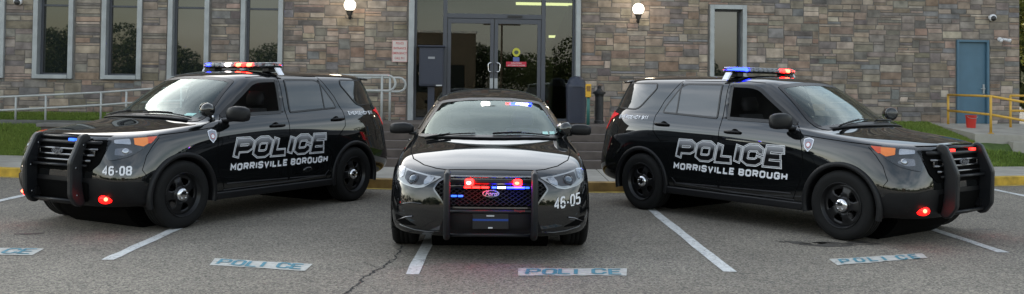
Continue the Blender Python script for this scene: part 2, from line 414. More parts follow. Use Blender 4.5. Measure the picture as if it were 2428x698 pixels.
# crack and stains
random.seed(5)
def crack(pts, w):
    P = []
    for a, b in zip(pts, pts[1:]):
        a, b = Vector(a), Vector(b)
        for i in range(10): P.append(a.lerp(b, i/10)+Vector((random.uniform(-.02, .02), random.uniform(-.02, .02))))
    Lp, Rp = [], []
    for i, p in enumerate(P):
        d = (P[min(i+1, len(P)-1)]-P[max(i-1, 0)]).normalized(); nn = Vector((-d.y, d.x)); k = w*random.uniform(.3, 1.3)
        Lp.append(tuple(p+nn*k)); Rp.append(tuple(p-nn*k))
    bm = bmesh.new()
    for i in range(len(P)-1): bm.faces.new([bm.verts.new((*q, .003)) for q in (Lp[i], Lp[i+1], Rp[i+1], Rp[i])])
    tag(obj('pavement_crack', bm, crack_m), kind='structure')
crack([gxy(950, 585), gxy(938, 612), gxy(905, 636), gxy(868, 655), gxy(845, 680), gxy(815, 700)], .010)
crack([gxy(905, 636), gxy(880, 632), gxy(860, 622)], .005)
for c, rx, ry in ((gxy(1900, 576), .26, .10), (gxy(1965, 580), .26, .12), (gxy(2040, 577), .18, .10), (gxy(2330, 545), .14, .05), (gxy(70, 555), .14, .06)):
    ph = random.uniform(0, 6); flat('oil_stain', [(c[0]+rx*math.cos(R(k*12))*(1+.25*math.sin(3*R(k*12)+ph)+random.uniform(-.12, .12)), c[1]+ry*math.sin(R(k*12))*(1+.3*math.cos(2*R(k*12)+ph)+random.uniform(-.15, .15))) for k in range(30)], .003, stain_m)

# ------------------------------------------------------------------ lawns
soil = mat('turf_soil', (.06, .10, .02), rough=.95, noise=(5, .4, 8))
grassm = bpy.data.materials.new('grass_blades'); grassm.use_nodes = True
def _gm():
    N = grassm.node_tree.nodes; K = grassm.node_tree.links.new; b = N['Principled BSDF']
    a = N.new('ShaderNodeAttribute'); a.attribute_name = 'col'; K(a.outputs['Color'], b.inputs['Base Color']); b.inputs['Roughness'].default_value = .6; b.inputs['Specular IOR Level'].default_value = .25
    tr = N.new('ShaderNodeBsdfTranslucent'); K(a.outputs['Color'], tr.inputs[0]); mx = N.new('ShaderNodeMixShader'); mx.inputs[0].default_value = .3
    K(b.outputs[0], mx.inputs[1]); K(tr.outputs[0], mx.inputs[2]); K(mx.outputs[0], N['Material Output'].inputs[0])
_gm()
WA = math.atan(.077); WY0 = 19.46
def wally(x): return WY0+.077*x
def zl(x, y):
    if x < 0: P = [(sback(x), .13), (sback(x)+.12, .17), (18.15, .70), (18.35, .78), (wally(x), .92), (60, .95)]
    else: P = [(sback(x), .13), (sback(x)+.12, .17), (18.12, .56 if x > 8.6 else .50), (wally(x)-.25, .84), (wally(x), .88), (60, .9)]
    P.sort(); return float(np.interp(y, [p[0] for p in P], [p[1] for p in P]))
def lawn(x0, x1, hole=None):
    bm = bmesh.new(); nx, ny = int((x1-x0)/.25), 22; V = []
    for i in range(nx+1):
        x = x0+(x1-x0)*i/nx; ya, yb = sback(x)+.002, wally(x)+.12
        V.append([bm.verts.new((x, ya+(yb-ya)*j/ny, zl(x, ya+(yb-ya)*j/ny))) for j in range(ny+1)])
    for i in range(nx):
        for j in range(ny): bm.faces.new((V[i][j], V[i+1][j], V[i+1][j+1], V[i][j+1]))
    o = obj('lawn', bm, soil, smooth=True); tag(o, kind='structure')
    return o
lawn(-16, -2.72); lawn(2.12, 16)
def blades(name, x0, x1, n, avoid, seed):
    rng = np.random.default_rng(seed); V = []; Fc = []; C = []
    for _ in range(n):
        x = rng.uniform(x0, x1); ya, yb = sback(x)+.02, wally(x)-.02; y = rng.uniform(ya, yb)
        if avoid(x, y): continue
        z = zl(x, y); h = rng.uniform(.035, .075); w = rng.uniform(.008, .016); a = rng.uniform(0, 2*math.pi); lx, ly = rng.normal(0, .02, 2)
        cx, cy = math.cos(a)*w, math.sin(a)*w; k = len(V)
        V += [(x-cx, y-cy, z-.01), (x+cx, y+cy, z-.01), (x+lx, y+ly, z+h)]; Fc.append((k, k+1, k+2))
        t = .5+.5*math.sin(x*1.7+y*2.3)*math.sin(y*3.1-x*.6); t = min(1, max(0, t*.6+rng.uniform(0, .5)))
        c = np.array((.10, .165, .03))*(1-t)+np.array((.19, .24, .055))*t; c = c*rng.uniform(1.0, 1.75); C += [(*c, 1)]*3
    me = bpy.data.meshes.new(name); me.from_pydata(V, [], Fc); ca = me.color_attributes.new('col', 'FLOAT_COLOR', 'POINT'); ca.data.foreach_set('color', np.array(C).ravel())
    o = link(name, me, grassm); tag(o, 'short mown green grass on the bank before the stone building', 'grass', kind='stuff')
    return o
blades('grass', -12, -5.5, 95000, lambda x, y: (-8.95 < x and 16.75 < y < 17.25) or 18.15 < y < 18.33, 3)
blades('grass', 5.4, 12, 90000, lambda x, y: x > 9.28 and y > 17.94, 4)

# ------------------------------------------------------------------ stone building
stone = attr_mat('rubble_stone', rough=.92, bump=(14, .6, .012), nz=(5, .45))
mortar = mat('mortar', (.17, .155, .14), rough=.95, noise=(12, .2, 6))
alu = mat('weathered_aluminium', (.36, .38, .39), rough=.45, metal=.35, noise=(5, .12, 5))
dkalu = mat('dark_bronze_frame', (.075, .08, .095), rough=.4, metal=.3)
win_glass = mat('dark_window_glass', (.012, .016, .016), rough=.015, spec=1.0, coat=.1)
clear_g = glass('entrance_glass', (.36, .41, .38), refl=1.25, ior=1.5)
bld = empty('municipal_building', (0, WY0, 0), WA, 'long grey and tan rubble stone building with tall narrow windows and a glazed entrance', 'building')
SX = lambda x: x/math.cos(WA)
OPEN = [(-11.3, -10.50, 1.64, 4.1), (-9.93, -9.13, 1.64, 4.1), (-8.56, -7.75, 1.64, 4.1), (-7.22, -6.38, 1.64, 4.1), (-5.73, -4.86, 1.64, 4.1), (-2.22, 1.47, .80, 4.3), (4.33, 5.15, 1.64, 3.43), (9.97, 10.72, .86, 2.75)]
S0, S1, ZB, ZT = -17.0, 11.45, .3, 6.3
def wall_mesh():
    xs = sorted({S0, S1, *[o[0] for o in OPEN], *[o[1] for o in OPEN]}); zs = sorted({ZB, ZT, *[o[2] for o in OPEN], *[o[3] for o in OPEN]})
    bm = bmesh.new(); D = .32
    solid = lambda x, z: not any(o[0] < x < o[1] and o[2] < z < o[3] for o in OPEN)
    for a, b in zip(xs, xs[1:]):
        for c, d in zip(zs, zs[1:]):
            if solid((a+b)/2, (c+d)/2): bm.faces.new([bm.verts.new(p) for p in ((a, 0, c), (b, 0, c), (b, 0, d), (a, 0, d))])
    for o in OPEN:   # reveals
        for q in (((o[0], o[2]), (o[0], o[3])), ((o[1], o[2]), (o[1], o[3])), ((o[0], o[3]), (o[1], o[3])), ((o[0], o[2]), (o[1], o[2]))):
            bm.faces.new([bm.verts.new(p) for p in ((q[0][0], 0, q[0][1]), (q[1][0], 0, q[1][1]), (q[1][0], D, q[1][1]), (q[0][0], D, q[0][1]))])
    return bm
obj('wall', wall_mesh(), mortar, bld)
bm = B((S0, S1, .02, 9.0, ZT-.02, ZT+.05), (S1-.3, S1-.012, .02, 9, ZB, ZT-.03), (S0, S0+.3, .02, 9, ZB, ZT-.03), (S0, S1, 8.8, 9, ZB, ZT-.03)); obj('roof', bm, mortar, bld)
bm = B((S0-.06, S1+.06, -.10, .25, ZT+.05, ZT+.22)); obj('parapet_cap', bm, alu, bld, bevel=.01)
def stones():
    rng = random.Random(42); du, dz = .05, .055
    nu, nz = int((S1-S0)/du), int((ZT-ZB)/dz); occ = np.zeros((nz, nu), bool)
    for o in OPEN:
        a, b = math.floor((o[0]-S0)/du), math.ceil((o[1]-S0)/du); c, d = math.floor((o[2]-ZB)/dz), math.ceil((o[3]-ZB)/dz); occ[max(c, 0):d, a:b] = True
    pal = [((.225, .205, .175), 6), ((.195, .185, .165), 5), ((.265, .225, .175), 4.5), ((.29, .245, .195), 3), ((.25, .18, .135), 2.2), ((.155, .15, .145), 3.4), ((.165, .18, .19), 2.2), ((.37, .335, .28), 2.8), ((.28, .215, .18), 1.6), ((.115, .11, .115), 1.0), ((.22, .20, .15), 2.5)]
    cols = [c for c, w in pal]; ws = [w for c, w in pal]
    V, Fc, C = [], [], []
    for k in range(nz):
        i = 0
        while i < nu:
            if occ[k, i]: i += 1; continue
            h = rng.choices((1, 2, 3, 4), (4.0, 4.4, 2.4, .4))[0]; w = rng.choices((4, 5, 6, 7, 8, 9, 10, 12), (2, 3, 4, 4, 4, 3, 2, 1))[0]
            if h == 1: w = int(w*1.3)
            if h >= 3: w = min(w, 9)
            j = i
            while j < nu and j < i+w and not occ[k, j]: j += 1
            w2 = j-i
            if j < nu and not occ[k, j]:
                free = 0
                while j+free < nu and not occ[k, j+free] and free < 3: free += 1
                if free < 3: w2 += free
            h2 = 1
            while h2 < h and k+h2 < nz and not occ[k+h2, i:i+w2].any(): h2 += 1
            occ[k:k+h2, i:i+w2] = True
            x0, x1, z0, z1 = S0+i*du, S0+(i+w2)*du, ZB+k*dz, ZB+(k+h2)*dz
            g = rng.uniform(.003, .006); dp = rng.uniform(.005, .013); q = .006; jt = lambda a=.008: rng.uniform(-a, a)
            sk = rng.choice((0, 0, 0, 1, -1))*rng.uniform(0, .022)
            O = [(x0+g+jt(.004)+max(sk, 0), z0+g), (x1-g+jt(.004)-max(-sk, 0), z0+g+jt(.004)), (x1-g+jt(.004)-max(sk, 0), z1-g), (x0+g+jt(.004)+max(-sk, 0), z1-g+jt(.004))]
            I = [(O[0][0]+q, O[0][1]+q), (O[1][0]-q, O[1][1]+q), (O[2][0]-q, O[2][1]-q), (O[3][0]+q, O[3][1]-q)]
            n0 = len(V); dd = [dp+jt(.003) for _ in range(4)]
            V += [(x, 0.004, z) for x, z in O]+[(x, -dd[m], z) for m, (x, z) in enumerate(I)]
            Fc += [(n0+4, n0+5, n0+6, n0+7)]+[(n0+m, n0+(m+1) % 4, n0+4+(m+1) % 4, n0+4+m) for m in range(4)]
            wx = (x0+x1)/2; lst = list(ws)
            if -5.2 < wx < 4.6: lst[4] *= 2.6; lst[8] *= 3.0; lst[3] *= 1.7; lst[6] *= 1.3
            c = rng.choices(cols, lst)[0]; c = tuple(.24*m_+.76*ch for ch, m_ in zip(c, (.235, .208, .188))); v = rng.uniform(.74, 1.18); c = tuple(ch*v*k2*1.14*rng.uniform(.96, 1.04) for ch, k2 in zip(c, (1.02, .955, .93))); C += [(*c, 1)]*8
            i += w2
    me = bpy.data.meshes.new('stone_facing'); me.from_pydata(V, [], Fc); ca = me.color_attributes.new('col', 'FLOAT_COLOR', 'POINT'); ca.data.foreach_set('color', np.array(C).ravel())
    o = link('stone_facing', me, stone, bld)
    # right-hand return of the same stone
    return o
stones()
def window(o, sill=True, transom=3.17):
    a, b, c, d = o; w = bpy.data.objects.new('window', None); COL.objects.link(w); w.parent = bld
    t = .095; bm = B((a, a+t, -.075, .20, c, d), (b-t, b, -.075, .20, c, d), (a+t, b-t, -.075, .20, d-t, d), (a+t, b-t, -.09, .20, c, c+.085)); obj('frame', bm, alu, w, bevel=.006)
    bm = B((a+t, a+t+.05, .10, .17, c+.085, d-t), (b-t-.035, b-t, .10, .17, c+.085, d-t), (a+t+.05, b-t-.035, .10, .17, c+.085, c+.12), (a+t+.05, b-t-.035, .10, .17, d-t-.04, d-t))
    if transom and d > transom: box(bm, a+t+.05, b-t-.035, .098, .17, transom-.02, transom+.02)
    obj('sash', bm, dkalu, w)
    bm = B((a+t+.02, b-t-.02, .135, .145, c+.09, d-t-.01)); obj('pane', bm, win_glass, w)
for o in OPEN[:5]: window(o)
window(OPEN[6], transom=None)
# entrance: storefront with two doors, sidelights and transom
a, b, c, d = OPEN[5]
ent = bpy.data.objects.new('entrance_storefront', None); COL.objects.link(ent); ent.parent = bld
for j0, j1 in ((a, a+.12), (b-.10, b)): obj('jamb', B((j0, j1, -.10, .24, c, d)), alu, ent, bevel=.008)
a2, b2, zt = a+.12, b-.10, 3.08
dx0, dxm, dx1 = -1.40, -.385, .64
bm = B((a2, a2+.05, .09, .2, c, d), (b2-.05, b2, .09, .2, c, d), (dx0-.09, dx0, .085, .205, c, d), (dx1, dx1+.09, .085, .205, c, d), (dx0, dx1, .087, .203, zt-.03, zt+.07), (a2+.05, dx0-.09, .09, .2, c, c+.1), (dx1+.09, b2-.05, .09, .2, c, c+.1), (dx0, dx1, .095, .2, 4.15, 4.3))
obj('frame', bm, dkalu, ent, bevel=.005)
for x0, x1 in ((a2+.05, dx0-.09), (dx1+.09, b2-.05)):
    bm = B((x0-.005, x1+.005, .14, .15, c+.1, d)); obj('sidelight_pane', bm, clear_g, ent)
bm = B((dx0-.005, dx1+.005, .14, .15, zt+.07, 4.16)); obj('transom_pane', bm, clear_g, ent)
for x0, x1, hs in ((dx0, dxm, 1), (dxm, dx1, -1)):
    dr = bpy.data.objects.new('door', None); COL.objects.link(dr); dr.parent = ent; st = .085
    bm = B((x0+.006, x0+st, .10, .15, c+.03, zt-.035), (x1-st, x1-.006, .10, .15, c+.03, zt-.035), (x0+st, x1-st, .10, .15, zt-.14, zt-.035), (x0+st, x1-st, .10, .15, c+.03, c+.24)); obj('door_frame', bm, dkalu, dr, bevel=.004)
    bm = B((x0+st-.004, x1-st+.004, .122, .13, c+.24, zt-.14)); obj('pane', bm, clear_g, dr)
    hx = x1-.05 if hs > 0 else x0+.05
    bm = bmesh.new(); tube(bm, [(hx, .10, 2.09), (hx, .03, 2.09), (hx-.05*hs, .01, 2.09), (hx-.075*hs, .01, 2.06), (hx-.075*hs, .01, 1.93), (hx-.05*hs, .01, 1.90), (hx, .03, 1.90), (hx, .10, 1.90)], .013, 8); obj('handle', bm, chrome if 'chrome' in globals() else mat('chrome', (.75, .75, .77), rough=.1, metal=1), dr, smooth=True)
    bm = B((hx-.035, hx+.035, .085, .102, 1.45, 1.76)); obj('lock_plate', bm, alu, dr, bevel=.004)
bm = B((-.10, .22, .055, .087, zt+.0, zt+.045)); obj('door_closer', bm, mat('closer_black', (.02, .02, .02), rough=.5), ent)
# stickers on the right door glass
bm = bmesh.new(); lump2 = [(.10+.085*math.cos(R(k*15)), 2.33+.095*math.sin(R(k*15))) for k in range(24)]
prism(bm, lump2, .115, .119, 'y'); e1 = obj('round_decal', bm, mat('decal_yellow', (.52, .50, .05), rough=.5), ent)
bm = bmesh.new(); prism(bm, [(.10+(p[0]-.10)*.55, 2.33+(p[1]-2.33)*.45) for p in lump2], .112, .1145, 'y'); obj('decal_centre', bm, mat('decal_dark', (.07, .09, .06), rough=.5), e1)
bm = B((.03, .17, .115, .119, 2.13, 2.225)); obj('blue_decal', bm, mat('decal_blue', (.10, .14, .36), rough=.5), ent)
bm = B((-.12, .32, .1135, .118, 2.02, 2.125)); e2 = obj('red_decal', bm, mat('decal_red', (.55, .02, .05), rough=.5), ent)
text_obj('decal_lettering', 'CAUTION', .05, mat('decal_white', (.6, .5, .5)), e2, (.10, .1125, 2.093), (R(90), 0, 0), bold=.001)
text_obj('decal_lettering', 'AUTOMATIC DOOR', .042, M['decal_white'], e2, (.10, .1125, 2.045), (R(90), 0, 0), bold=.001)
# lobby behind the glass
lob = bpy.data.objects.new('lobby', None); COL.objects.link(lob); lob.parent = bld
bm = B((-4, 4, 5.5, 5.6, .7, 4.6), (-4.1, -4, .34, 5.6, .7, 4.6), (4, 4.1, .34, 5.6, .7, 4.6), (-4, 4, .34, 5.5, .70, .795), (-4, 4, .34, 5.5, 4.5, 4.6)); obj('lobby_walls', bm, mat('lobby_paint', (.30, .33, .28), rough=.8), lob)
tubem = mat('lit_fluorescent_tube', (.9, .9, .6), emit=(1, .86, .42), es=2.6)
for x0, x1, y, z in ((.20, 2.6, 1.6, 3.53), (1.3, 2.2, 4.3, 2.93), (1.75, 2.3, 2.2, 3.05)):
    bm = B((x0, x1, y-.04, y+.04, z-.03, z+.03)); obj('ceiling_tube', bm, tubem, lob)
pan = mat('brown_reflection_slab', (.035, .026, .022), rough=.5)
bm = bmesh.new(); prism(bm, [(.9, 3.2), (.34+.3, 3.55), (.34+.3, .8), (3.6, .8), (3.6, 2.5)][0:0] or [(.62, .8), (.62, 3.42), (3.4, 2.75), (3.4, .8)], 1.30, 1.38, 'x'); obj('dark_slab', bm, pan, lob)  # added slab standing in for the dark reflection in the right sidelight
bm = B((-4, -.42, 2.4, 2.48, .8, 2.86)); obj('lobby_screen', bm, mat('lobby_brown', (.05, .04, .025), rough=.7), lob)
# steel service door
bd = bpy.data.objects.new('service_door', None); COL.objects.link(bd); bd.parent = bld
a, b, c, d = OPEN[7]; bluep = mat('blue_door_paint', (.07, .15, .215), rough=.5, noise=(3, .08, 4))
bm = B((a, a+.045, -.045, .12, c, d), (b-.05, b, -.045, .12, c, d), (a+.045, b-.05, -.045, .12, d-.05, d)); obj('door_frame', bm, bluep, bd, bevel=.005)
bm = B((a+.048, b-.053, .02, .065, c+.01, d-.053)); obj('door_leaf', bm, bluep, bd, bevel=.004)
bm = B((b-.125, b-.085, .0, .022, 1.55, 1.76)); tube(bm, [(b-.105, .0, 1.66), (b-.105, -.05, 1.66), (b-.20, -.05, 1.66)], .011, 8); obj('handle', bm, alu, bd)
bm = B((a, b, -.05, .3, .84, .862)); obj('threshold', bm, alu, bd)

# ------------------------------------------------------------------ platform, steps, pad
plat = [(-2.72, 17.10), (2.10, 17.10), (2.10, wally(2.1)+.3), (-2.72, wally(-2.72)+.3)]
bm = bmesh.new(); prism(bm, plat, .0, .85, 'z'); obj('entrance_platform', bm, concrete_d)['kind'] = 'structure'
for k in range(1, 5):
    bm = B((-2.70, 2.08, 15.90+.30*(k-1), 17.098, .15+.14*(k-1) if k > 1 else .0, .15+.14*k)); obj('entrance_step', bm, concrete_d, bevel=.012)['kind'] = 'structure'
bm = bmesh.new()
px0 = 9.30; V = [(px0, 18.15, .75), (13.2, 18.15, .66), (13.2, wally(13.2)-.04, .88), (px0, wally(px0)-.04, .88)]
A = [bm.verts.new(v) for v in V]; Bq = [bm.verts.new((v[0], v[1], .1)) for v in V]; bm.faces.new(A); bm.faces.new(Bq[::-1])
for i in range(4): bm.faces.new((A[i], A[(i+1) % 4], Bq[(i+1) % 4], Bq[i]))
obj('door_landing', bm, concrete, bevel=.01)['kind'] = 'structure'
bm = B((9.95, 14, 17.95, 18.14, .1, .60)); obj('lower_path', bm, concrete, bevel=.01)['kind'] = 'structure'
bm = B((-16, -5.0, 18.17, 18.32, .2, .80)); obj('ramp_kerb', bm, mat('ramp_concrete', (.12, .12, .11), rough=.9, noise=(4, .2, 6)), bevel=.01)['kind'] = 'structure'

# ------------------------------------------------------------------ railings
grayp = mat('grey_rail_paint', (.42, .43, .42), rough=.45, noise=(6, .12, 4)); yelp = mat('yellow_rail_paint', (.62, .36, .05), rough=.5, noise=(6, .15, 4))
def rail_thing(name, label, ma, r, parts, group=None):
    root = empty(name, (0, 0, 0), 0, label, 'railing', group)
    for kind, pts in parts:
        bm = bmesh.new(); tube(bm, pts, r, 10); obj(kind, bm, ma, root, smooth=True)
        if kind == 'post':
            bm = bmesh.new(); x, y, z = pts[0]; lathe(bm, [(r*2.2, z-.0), (r*2.2, z+.012), (r*1.2, z+.014)], 14, 'z', (x, y, 0)); obj('foot_plate', bm, ma, root)
    return root
YR = 18.22
pr = []
for px, yt in ((38, 229), (109, 226), (240, 219), (300, 217), (430, 210), (500, 206), (640, 198), (710, 195)):
    t = at(px, yt, YR); pr.append(('post', [(t.x, YR, .78), tuple(t)]))
tp = [at(px, py, YR) for px, py in ((-150, 240), (0, 230.5), (110, 226), (240, 219.5), (360, 211), (620, 199), (880, 186))]
md = [at(px, py, YR) for px, py in ((-150, 271), (0, 262), (110, 256.5), (240, 249.5), (300, 245), (620, 230), (880, 216))]
pr += [('top_rail', [tuple(p) for p in tp]), ('middle_rail', [tuple(p) for p in md])]
rail_thing('ramp_railing', 'long grey pipe railing on the left lawn before the tall windows', grayp, .021, pr)
for Y, xe, xp, yt, yb, lab, bz in ((17.55, 938, 906, 180, 216, 'grey handrail with rounded end beside the steps, nearer of the pair', .8), (18.5, 962, 925, 185, 218, 'grey handrail with rounded end by the entrance frame, farther of the pair', .8)):
    T, Bt, L0 = at(xe, yt, Y), at(xe, yb, Y), at(780, yt+2, Y); h = T.z-Bt.z; rr = h/2
    loop = [(L0.x, Y, T.z)]+[(T.x-rr+rr*math.sin(a), Y, T.z-rr+rr*math.cos(a)) for a in np.linspace(0, math.pi, 9)]+[(L0.x, Y, Bt.z)]
    p = at(xp, yt, Y); rail_thing('handrail', lab, grayp, .024, [('hoop_rail', loop), ('post', [(p.x, Y, .82), (p.x, Y, T.z)]), ('post', [(L0.x+.1, Y, .82), (L0.x+.1, Y, T.z)])], 'grey handrails at the entrance')
xk = 9.65
zt1, zt2, zm1, zm2 = 1.515, 1.50, 1.17, 1.13
rail_thing('landing_railing', 'yellow pipe railing in front of the blue door and red bucket', yelp, .025, [
 ('post', [(xk, 20.0, .84), (xk, 20.0, zt1)]), ('post', [(xk, 18.22, .75), (xk, 18.22, zt2)]), ('post', [(11.9, 18.22, .6), (11.9, 18.22, 1.12)]),
 ('top_rail', [(xk, 20.0, zt1), (xk, 18.22, zt2), (11.9, 18.22, 1.12)]), ('middle_rail', [(xk, 20.0, zm1), (xk, 18.22, zm2), (11.9, 18.22, .75)])])
rail_thing('landing_railing', 'short yellow pipe railing right of the blue door, farther from the kerb', yelp, .025, [
 ('post', [(10.78, 19.55, .82), (10.78, 19.55, 1.515)]), ('post', [(12.8, 19.6, .8), (12.8, 19.6, 1.51)]), ('top_rail', [(10.78, 19.55, 1.515), (12.8, 19.6, 1.51)]), ('middle_rail', [(10.78, 19.55, 1.19), (12.8, 19.6, 1.18)])])

# ------------------------------------------------------------------ small things at the building
def wallpt(px, py, off):
    """point on the facade plane plus an offset towards the camera"""
    d = f_+Rv*((px-1214)/F_PX)-Uv*((py-YP)/F_PX); n = Vector((math.sin(WA), -math.cos(WA), 0)); P0 = Vector((0, WY0, 0))
    t = n.dot(P0-Vector((0, 0, CAM_H)))/n.dot(d); return Vector((0, 0, CAM_H))+d*t+n*off
globe_m = mat('lit_globe', (.9, .88, .8), rough=.3, emit=(1, .90, .72), es=1.7)
blackm = mat('black_cast_metal', (.02, .02, .022), rough=.5)
for px, py, lab in ((832, 14.5, 'lit white globe wall lamp on the stone left of the entrance'), (1509, 23.5, 'lit white globe wall lamp on the stone right of the entrance')):
    p = wallpt(px, py, .20); g = empty('globe_lamp', p, 0, lab, 'wall lamp', 'globe lamps either side of the entrance')
    bm = bmesh.new(); ball(bm, (0, 0, 0), .125, 3); obj('glass_globe', bm, globe_m, g, smooth=True)
    bm = bmesh.new(); lathe(bm, [(.075, -.14), (.085, -.11), (.06, -.16), (.055, -.20), (.028, -.24), (.028, -.30), (0, -.31)], 20); tube(bm, [(0, 0, -.27), (0, .10, -.27), (0, .20, -.24)], .02, 8); obj('lamp_bracket', bm, blackm, g, smooth=True)
    la = bpy.data.lights.new('globe_light', 'POINT'); la.energy = 6; la.color = (1, .85, .62); la.shadow_soft_size = .14; lo = bpy.data.objects.new('globe_light', la); COL.objects.link(lo); lo.parent = g; lo.location = (0, -.16, 0)
# notice sign
p = wallpt(948, 122, .05); sg = empty('notice_sign', p, WA, 'small white notice with red lettering left of the entrance frame', 'sign')
bm = B((-.165, .165, -.008, .008, -.235, .235)); obj('sign_board', bm, mat('sign_white', (.62, .55, .52), rough=.5), sg, bevel=.004)
redt = mat('sign_red', (.5, .05, .05), rough=.5)
for i, tx in enumerate(('POLICE', 'ENTRANCE', 'EMERGENCY', 'CALL 911')): text_obj('sign_lettering', tx, .066, redt, sg, (0, -.0095, .165-.105*i), (R(90), 0, 0), bold=.0012, sx=.78)
bm = bmesh.new()
for q in ((-.155, .155, .222, .228), (-.155, .155, -.228, -.222), (-.157, -.151, -.222, .222), (.151, .157, -.222, .222)): box(bm, q[0], q[1], -.0098, -.008, q[2], q[3])
obj('sign_border', bm, redt, sg)
# cameras
def seccam(px, py, lab, kind):
    g = empty('security_camera', wallpt(px, py, .02), WA, lab, 'security camera')
    wm = mat('camera_white', (.72, .72, .74), rough=.35)
    if kind == 'dome':
        bm = bmesh.new(); lathe(bm, [(0, 0), (.07, 0), (.075, -.10)], 20, 'y'); obj('camera_base', bm, wm, g, smooth=True)
        bm = bmesh.new(); ball(bm, (0, -.10, -.02), .062, 2); obj('camera_dome', bm, mat('smoked_dome', (.03, .03, .03), rough=.1), g, smooth=True)
    else:
        bm = bmesh.new(); lathe(bm, [(0, 0), (.05, 0), (.05, -.03), (0, -.03)], 16, 'y'); tube(bm, [(0, 0, 0), (0, -.12, -.01)], .018, 8); obj('camera_base', bm, wm, g)
        for s in (-1, 1):
            bm = bmesh.new(); tube(bm, [(s*.01, -.10, 0), (s*.09, -.20, -.03)], .032, 12); tube(bm, [(s*.085, -.195, -.028), (s*.115, -.235, -.04)], .042, 12); obj('camera_head', bm, wm, g, smooth=True)
seccam(2368, 94, 'white twin headed security camera on the stone above right of the blue door', 'twin')
seccam(2348, 43, 'small white dome camera high on the stone above the blue door', 'dome')
seccam(47, 5, 'small white dome camera between the two leftmost windows', 'dome')
# drop box beside the door
p = at(1023, 160, 19.2); mb = empty('drop_box', (p.x, 19.2, .85), WA, 'dark blue steel drop box on a post in the left sidelight', 'mailbox')
navy = mat('navy_steel', (.028, .034, .055), rough=.45)
bm = B((-.255, .255, -.16, .16, .72, 1.55)); obj('box_body', bm, navy, mb, bevel=.02)
bm = B((-.225, .225, -.172, -.16, .76, 1.50)); dd = obj('box_door', bm, navy, mb, bevel=.006)
bm = B((-.07, .07, -.176, -.172, 1.30, 1.345)); obj('door_label', bm, mat('label_grey', (.3, .31, .33), rough=.4), dd)
bm = B((.10, .23, -.178, -.172, .73, .755)); obj('base_label', bm, mat('label_white', (.6, .6, .6), rough=.4), dd)
bm = B((-.29, .29, -.2, .18, 1.55, 1.585)); obj('box_lid', bm, navy, mb, bevel=.01)
bm = B((-.07, .07, -.07, .07, .0, .72)); obj('post', bm, navy, mb)
# litter bin with domed top
p = at(1366, 250, 18.2); tb_ = empty('litter_bin', (p.x, 18.2, .85), 0, 'tall dark blue litter bin with domed top right of the entrance doors', 'litter bin')
bm = bmesh.new(); lump(bm, [((0, 0, .02), .185, .17, (1, 0, 0), (0, 1, 0)), ((0, 0, .74), .205, .19, (1, 0, 0), (0, 1, 0))], 28, 5) if 'lump' in globals() else lathe(bm, [(0, .02), (.185, .02), (.205, .74)], 28); obj('bin_body', bm, navy, tb_, smooth=False)
bm = bmesh.new(); lathe(bm, [(.215, .74), (.215, .78), (.19, .80), (.17, .87), (.12, .93), (.05, .955), (0, .96)], 28, 'z', close=False); obj('bin_lid', bm, navy, tb_, smooth=True)
# ash post
p = at(1421, 230, 18.5); ap = empty('ash_post', (p.x, 18.5, .85), 0, 'slim dark ash urn post with a small cap, left of the right SUV tail', 'ash urn')
bm = bmesh.new(); lathe(bm, [(.10, 0), (.10, .05), (.085, .07), (.085, .55), (.10, .60)], 20); obj('urn_body', bm, blackm, ap, smooth=False)
bm = bmesh.new(); lathe(bm, [(.125, .60), (.13, .64), (.06, .68), (.045, .71)], 20); lathe(bm, [(.04, .71), (.045, .76), (0, .78)], 16); obj('urn_cap', bm, blackm, ap)
# bell post: yellow box on green pole
p = at(1395, 230, 17.7); yp = empty('call_box_post', (p.x, 17.7, .85), 0, 'yellow call box on a green pole between the bin and the ash urn', 'call box')
bm = bmesh.new(); tube(bm, [(0, 0, 0), (0, 0, .62)], .032, 12); obj('pole', bm, mat('green_pole', (.04, .16, .14), rough=.5), yp, smooth=True)
bm = B((-.055, .05, -.06, .05, .54, .80)); obj('box', bm, mat('call_box_yellow', (.72, .40, .03), rough=.45), yp, bevel=.012)
bm = B((-.04, .035, -.066, -.06, .66, .76)); obj('box_panel', bm, mat('call_panel', (.25, .13, .03), rough=.5), yp)
# bucket
bk = empty('fire_bucket', (9.80, 19.3, .80), 0, 'red bucket standing on the landing in front of the blue door', 'bucket')
redb = mat('bucket_red', (.55, .03, .02), rough=.4); bm = bmesh.new(); lathe(bm, [(0, .0), (.088, .0), (.108, .27), (.115, .275), (.115, .29), (.10, .29), (.08, .02), (0, .02)], 24); obj('bucket_body', bm, redb, bk, smooth=False)
bm = bmesh.new(); tube(bm, [(.112*math.cos(a), -.05*math.sin(a)-.06, .27-.05*math.sin(a)) for a in np.linspace(0, math.pi, 12)], .005, 6); obj('handle', bm, alu, bk)
# low stone pier on the lawn
lp = empty('stone_planter_wall', (0, 0, 0), 0, 'low grey stone wall with a flat cap on the left lawn', 'low wall')
capm = mat('cap_stone', (.15, .14, .13), rough=.9, noise=(5, .25, 8)); bm = B((-8.78, -3.2, 16.9, 17.2, .1, .73)); obj('wall_body', bm, mat('low_wall_stone', (.10, .085, .078), rough=.9, noise=(6, .3, 8), bump=(14, .8, .02)), lp, bevel=.01)
bm = B((-8.84, -3.15, 16.84, 17.26, .73, .80)); obj('wall_cap', bm, capm, lp, bevel=.012)

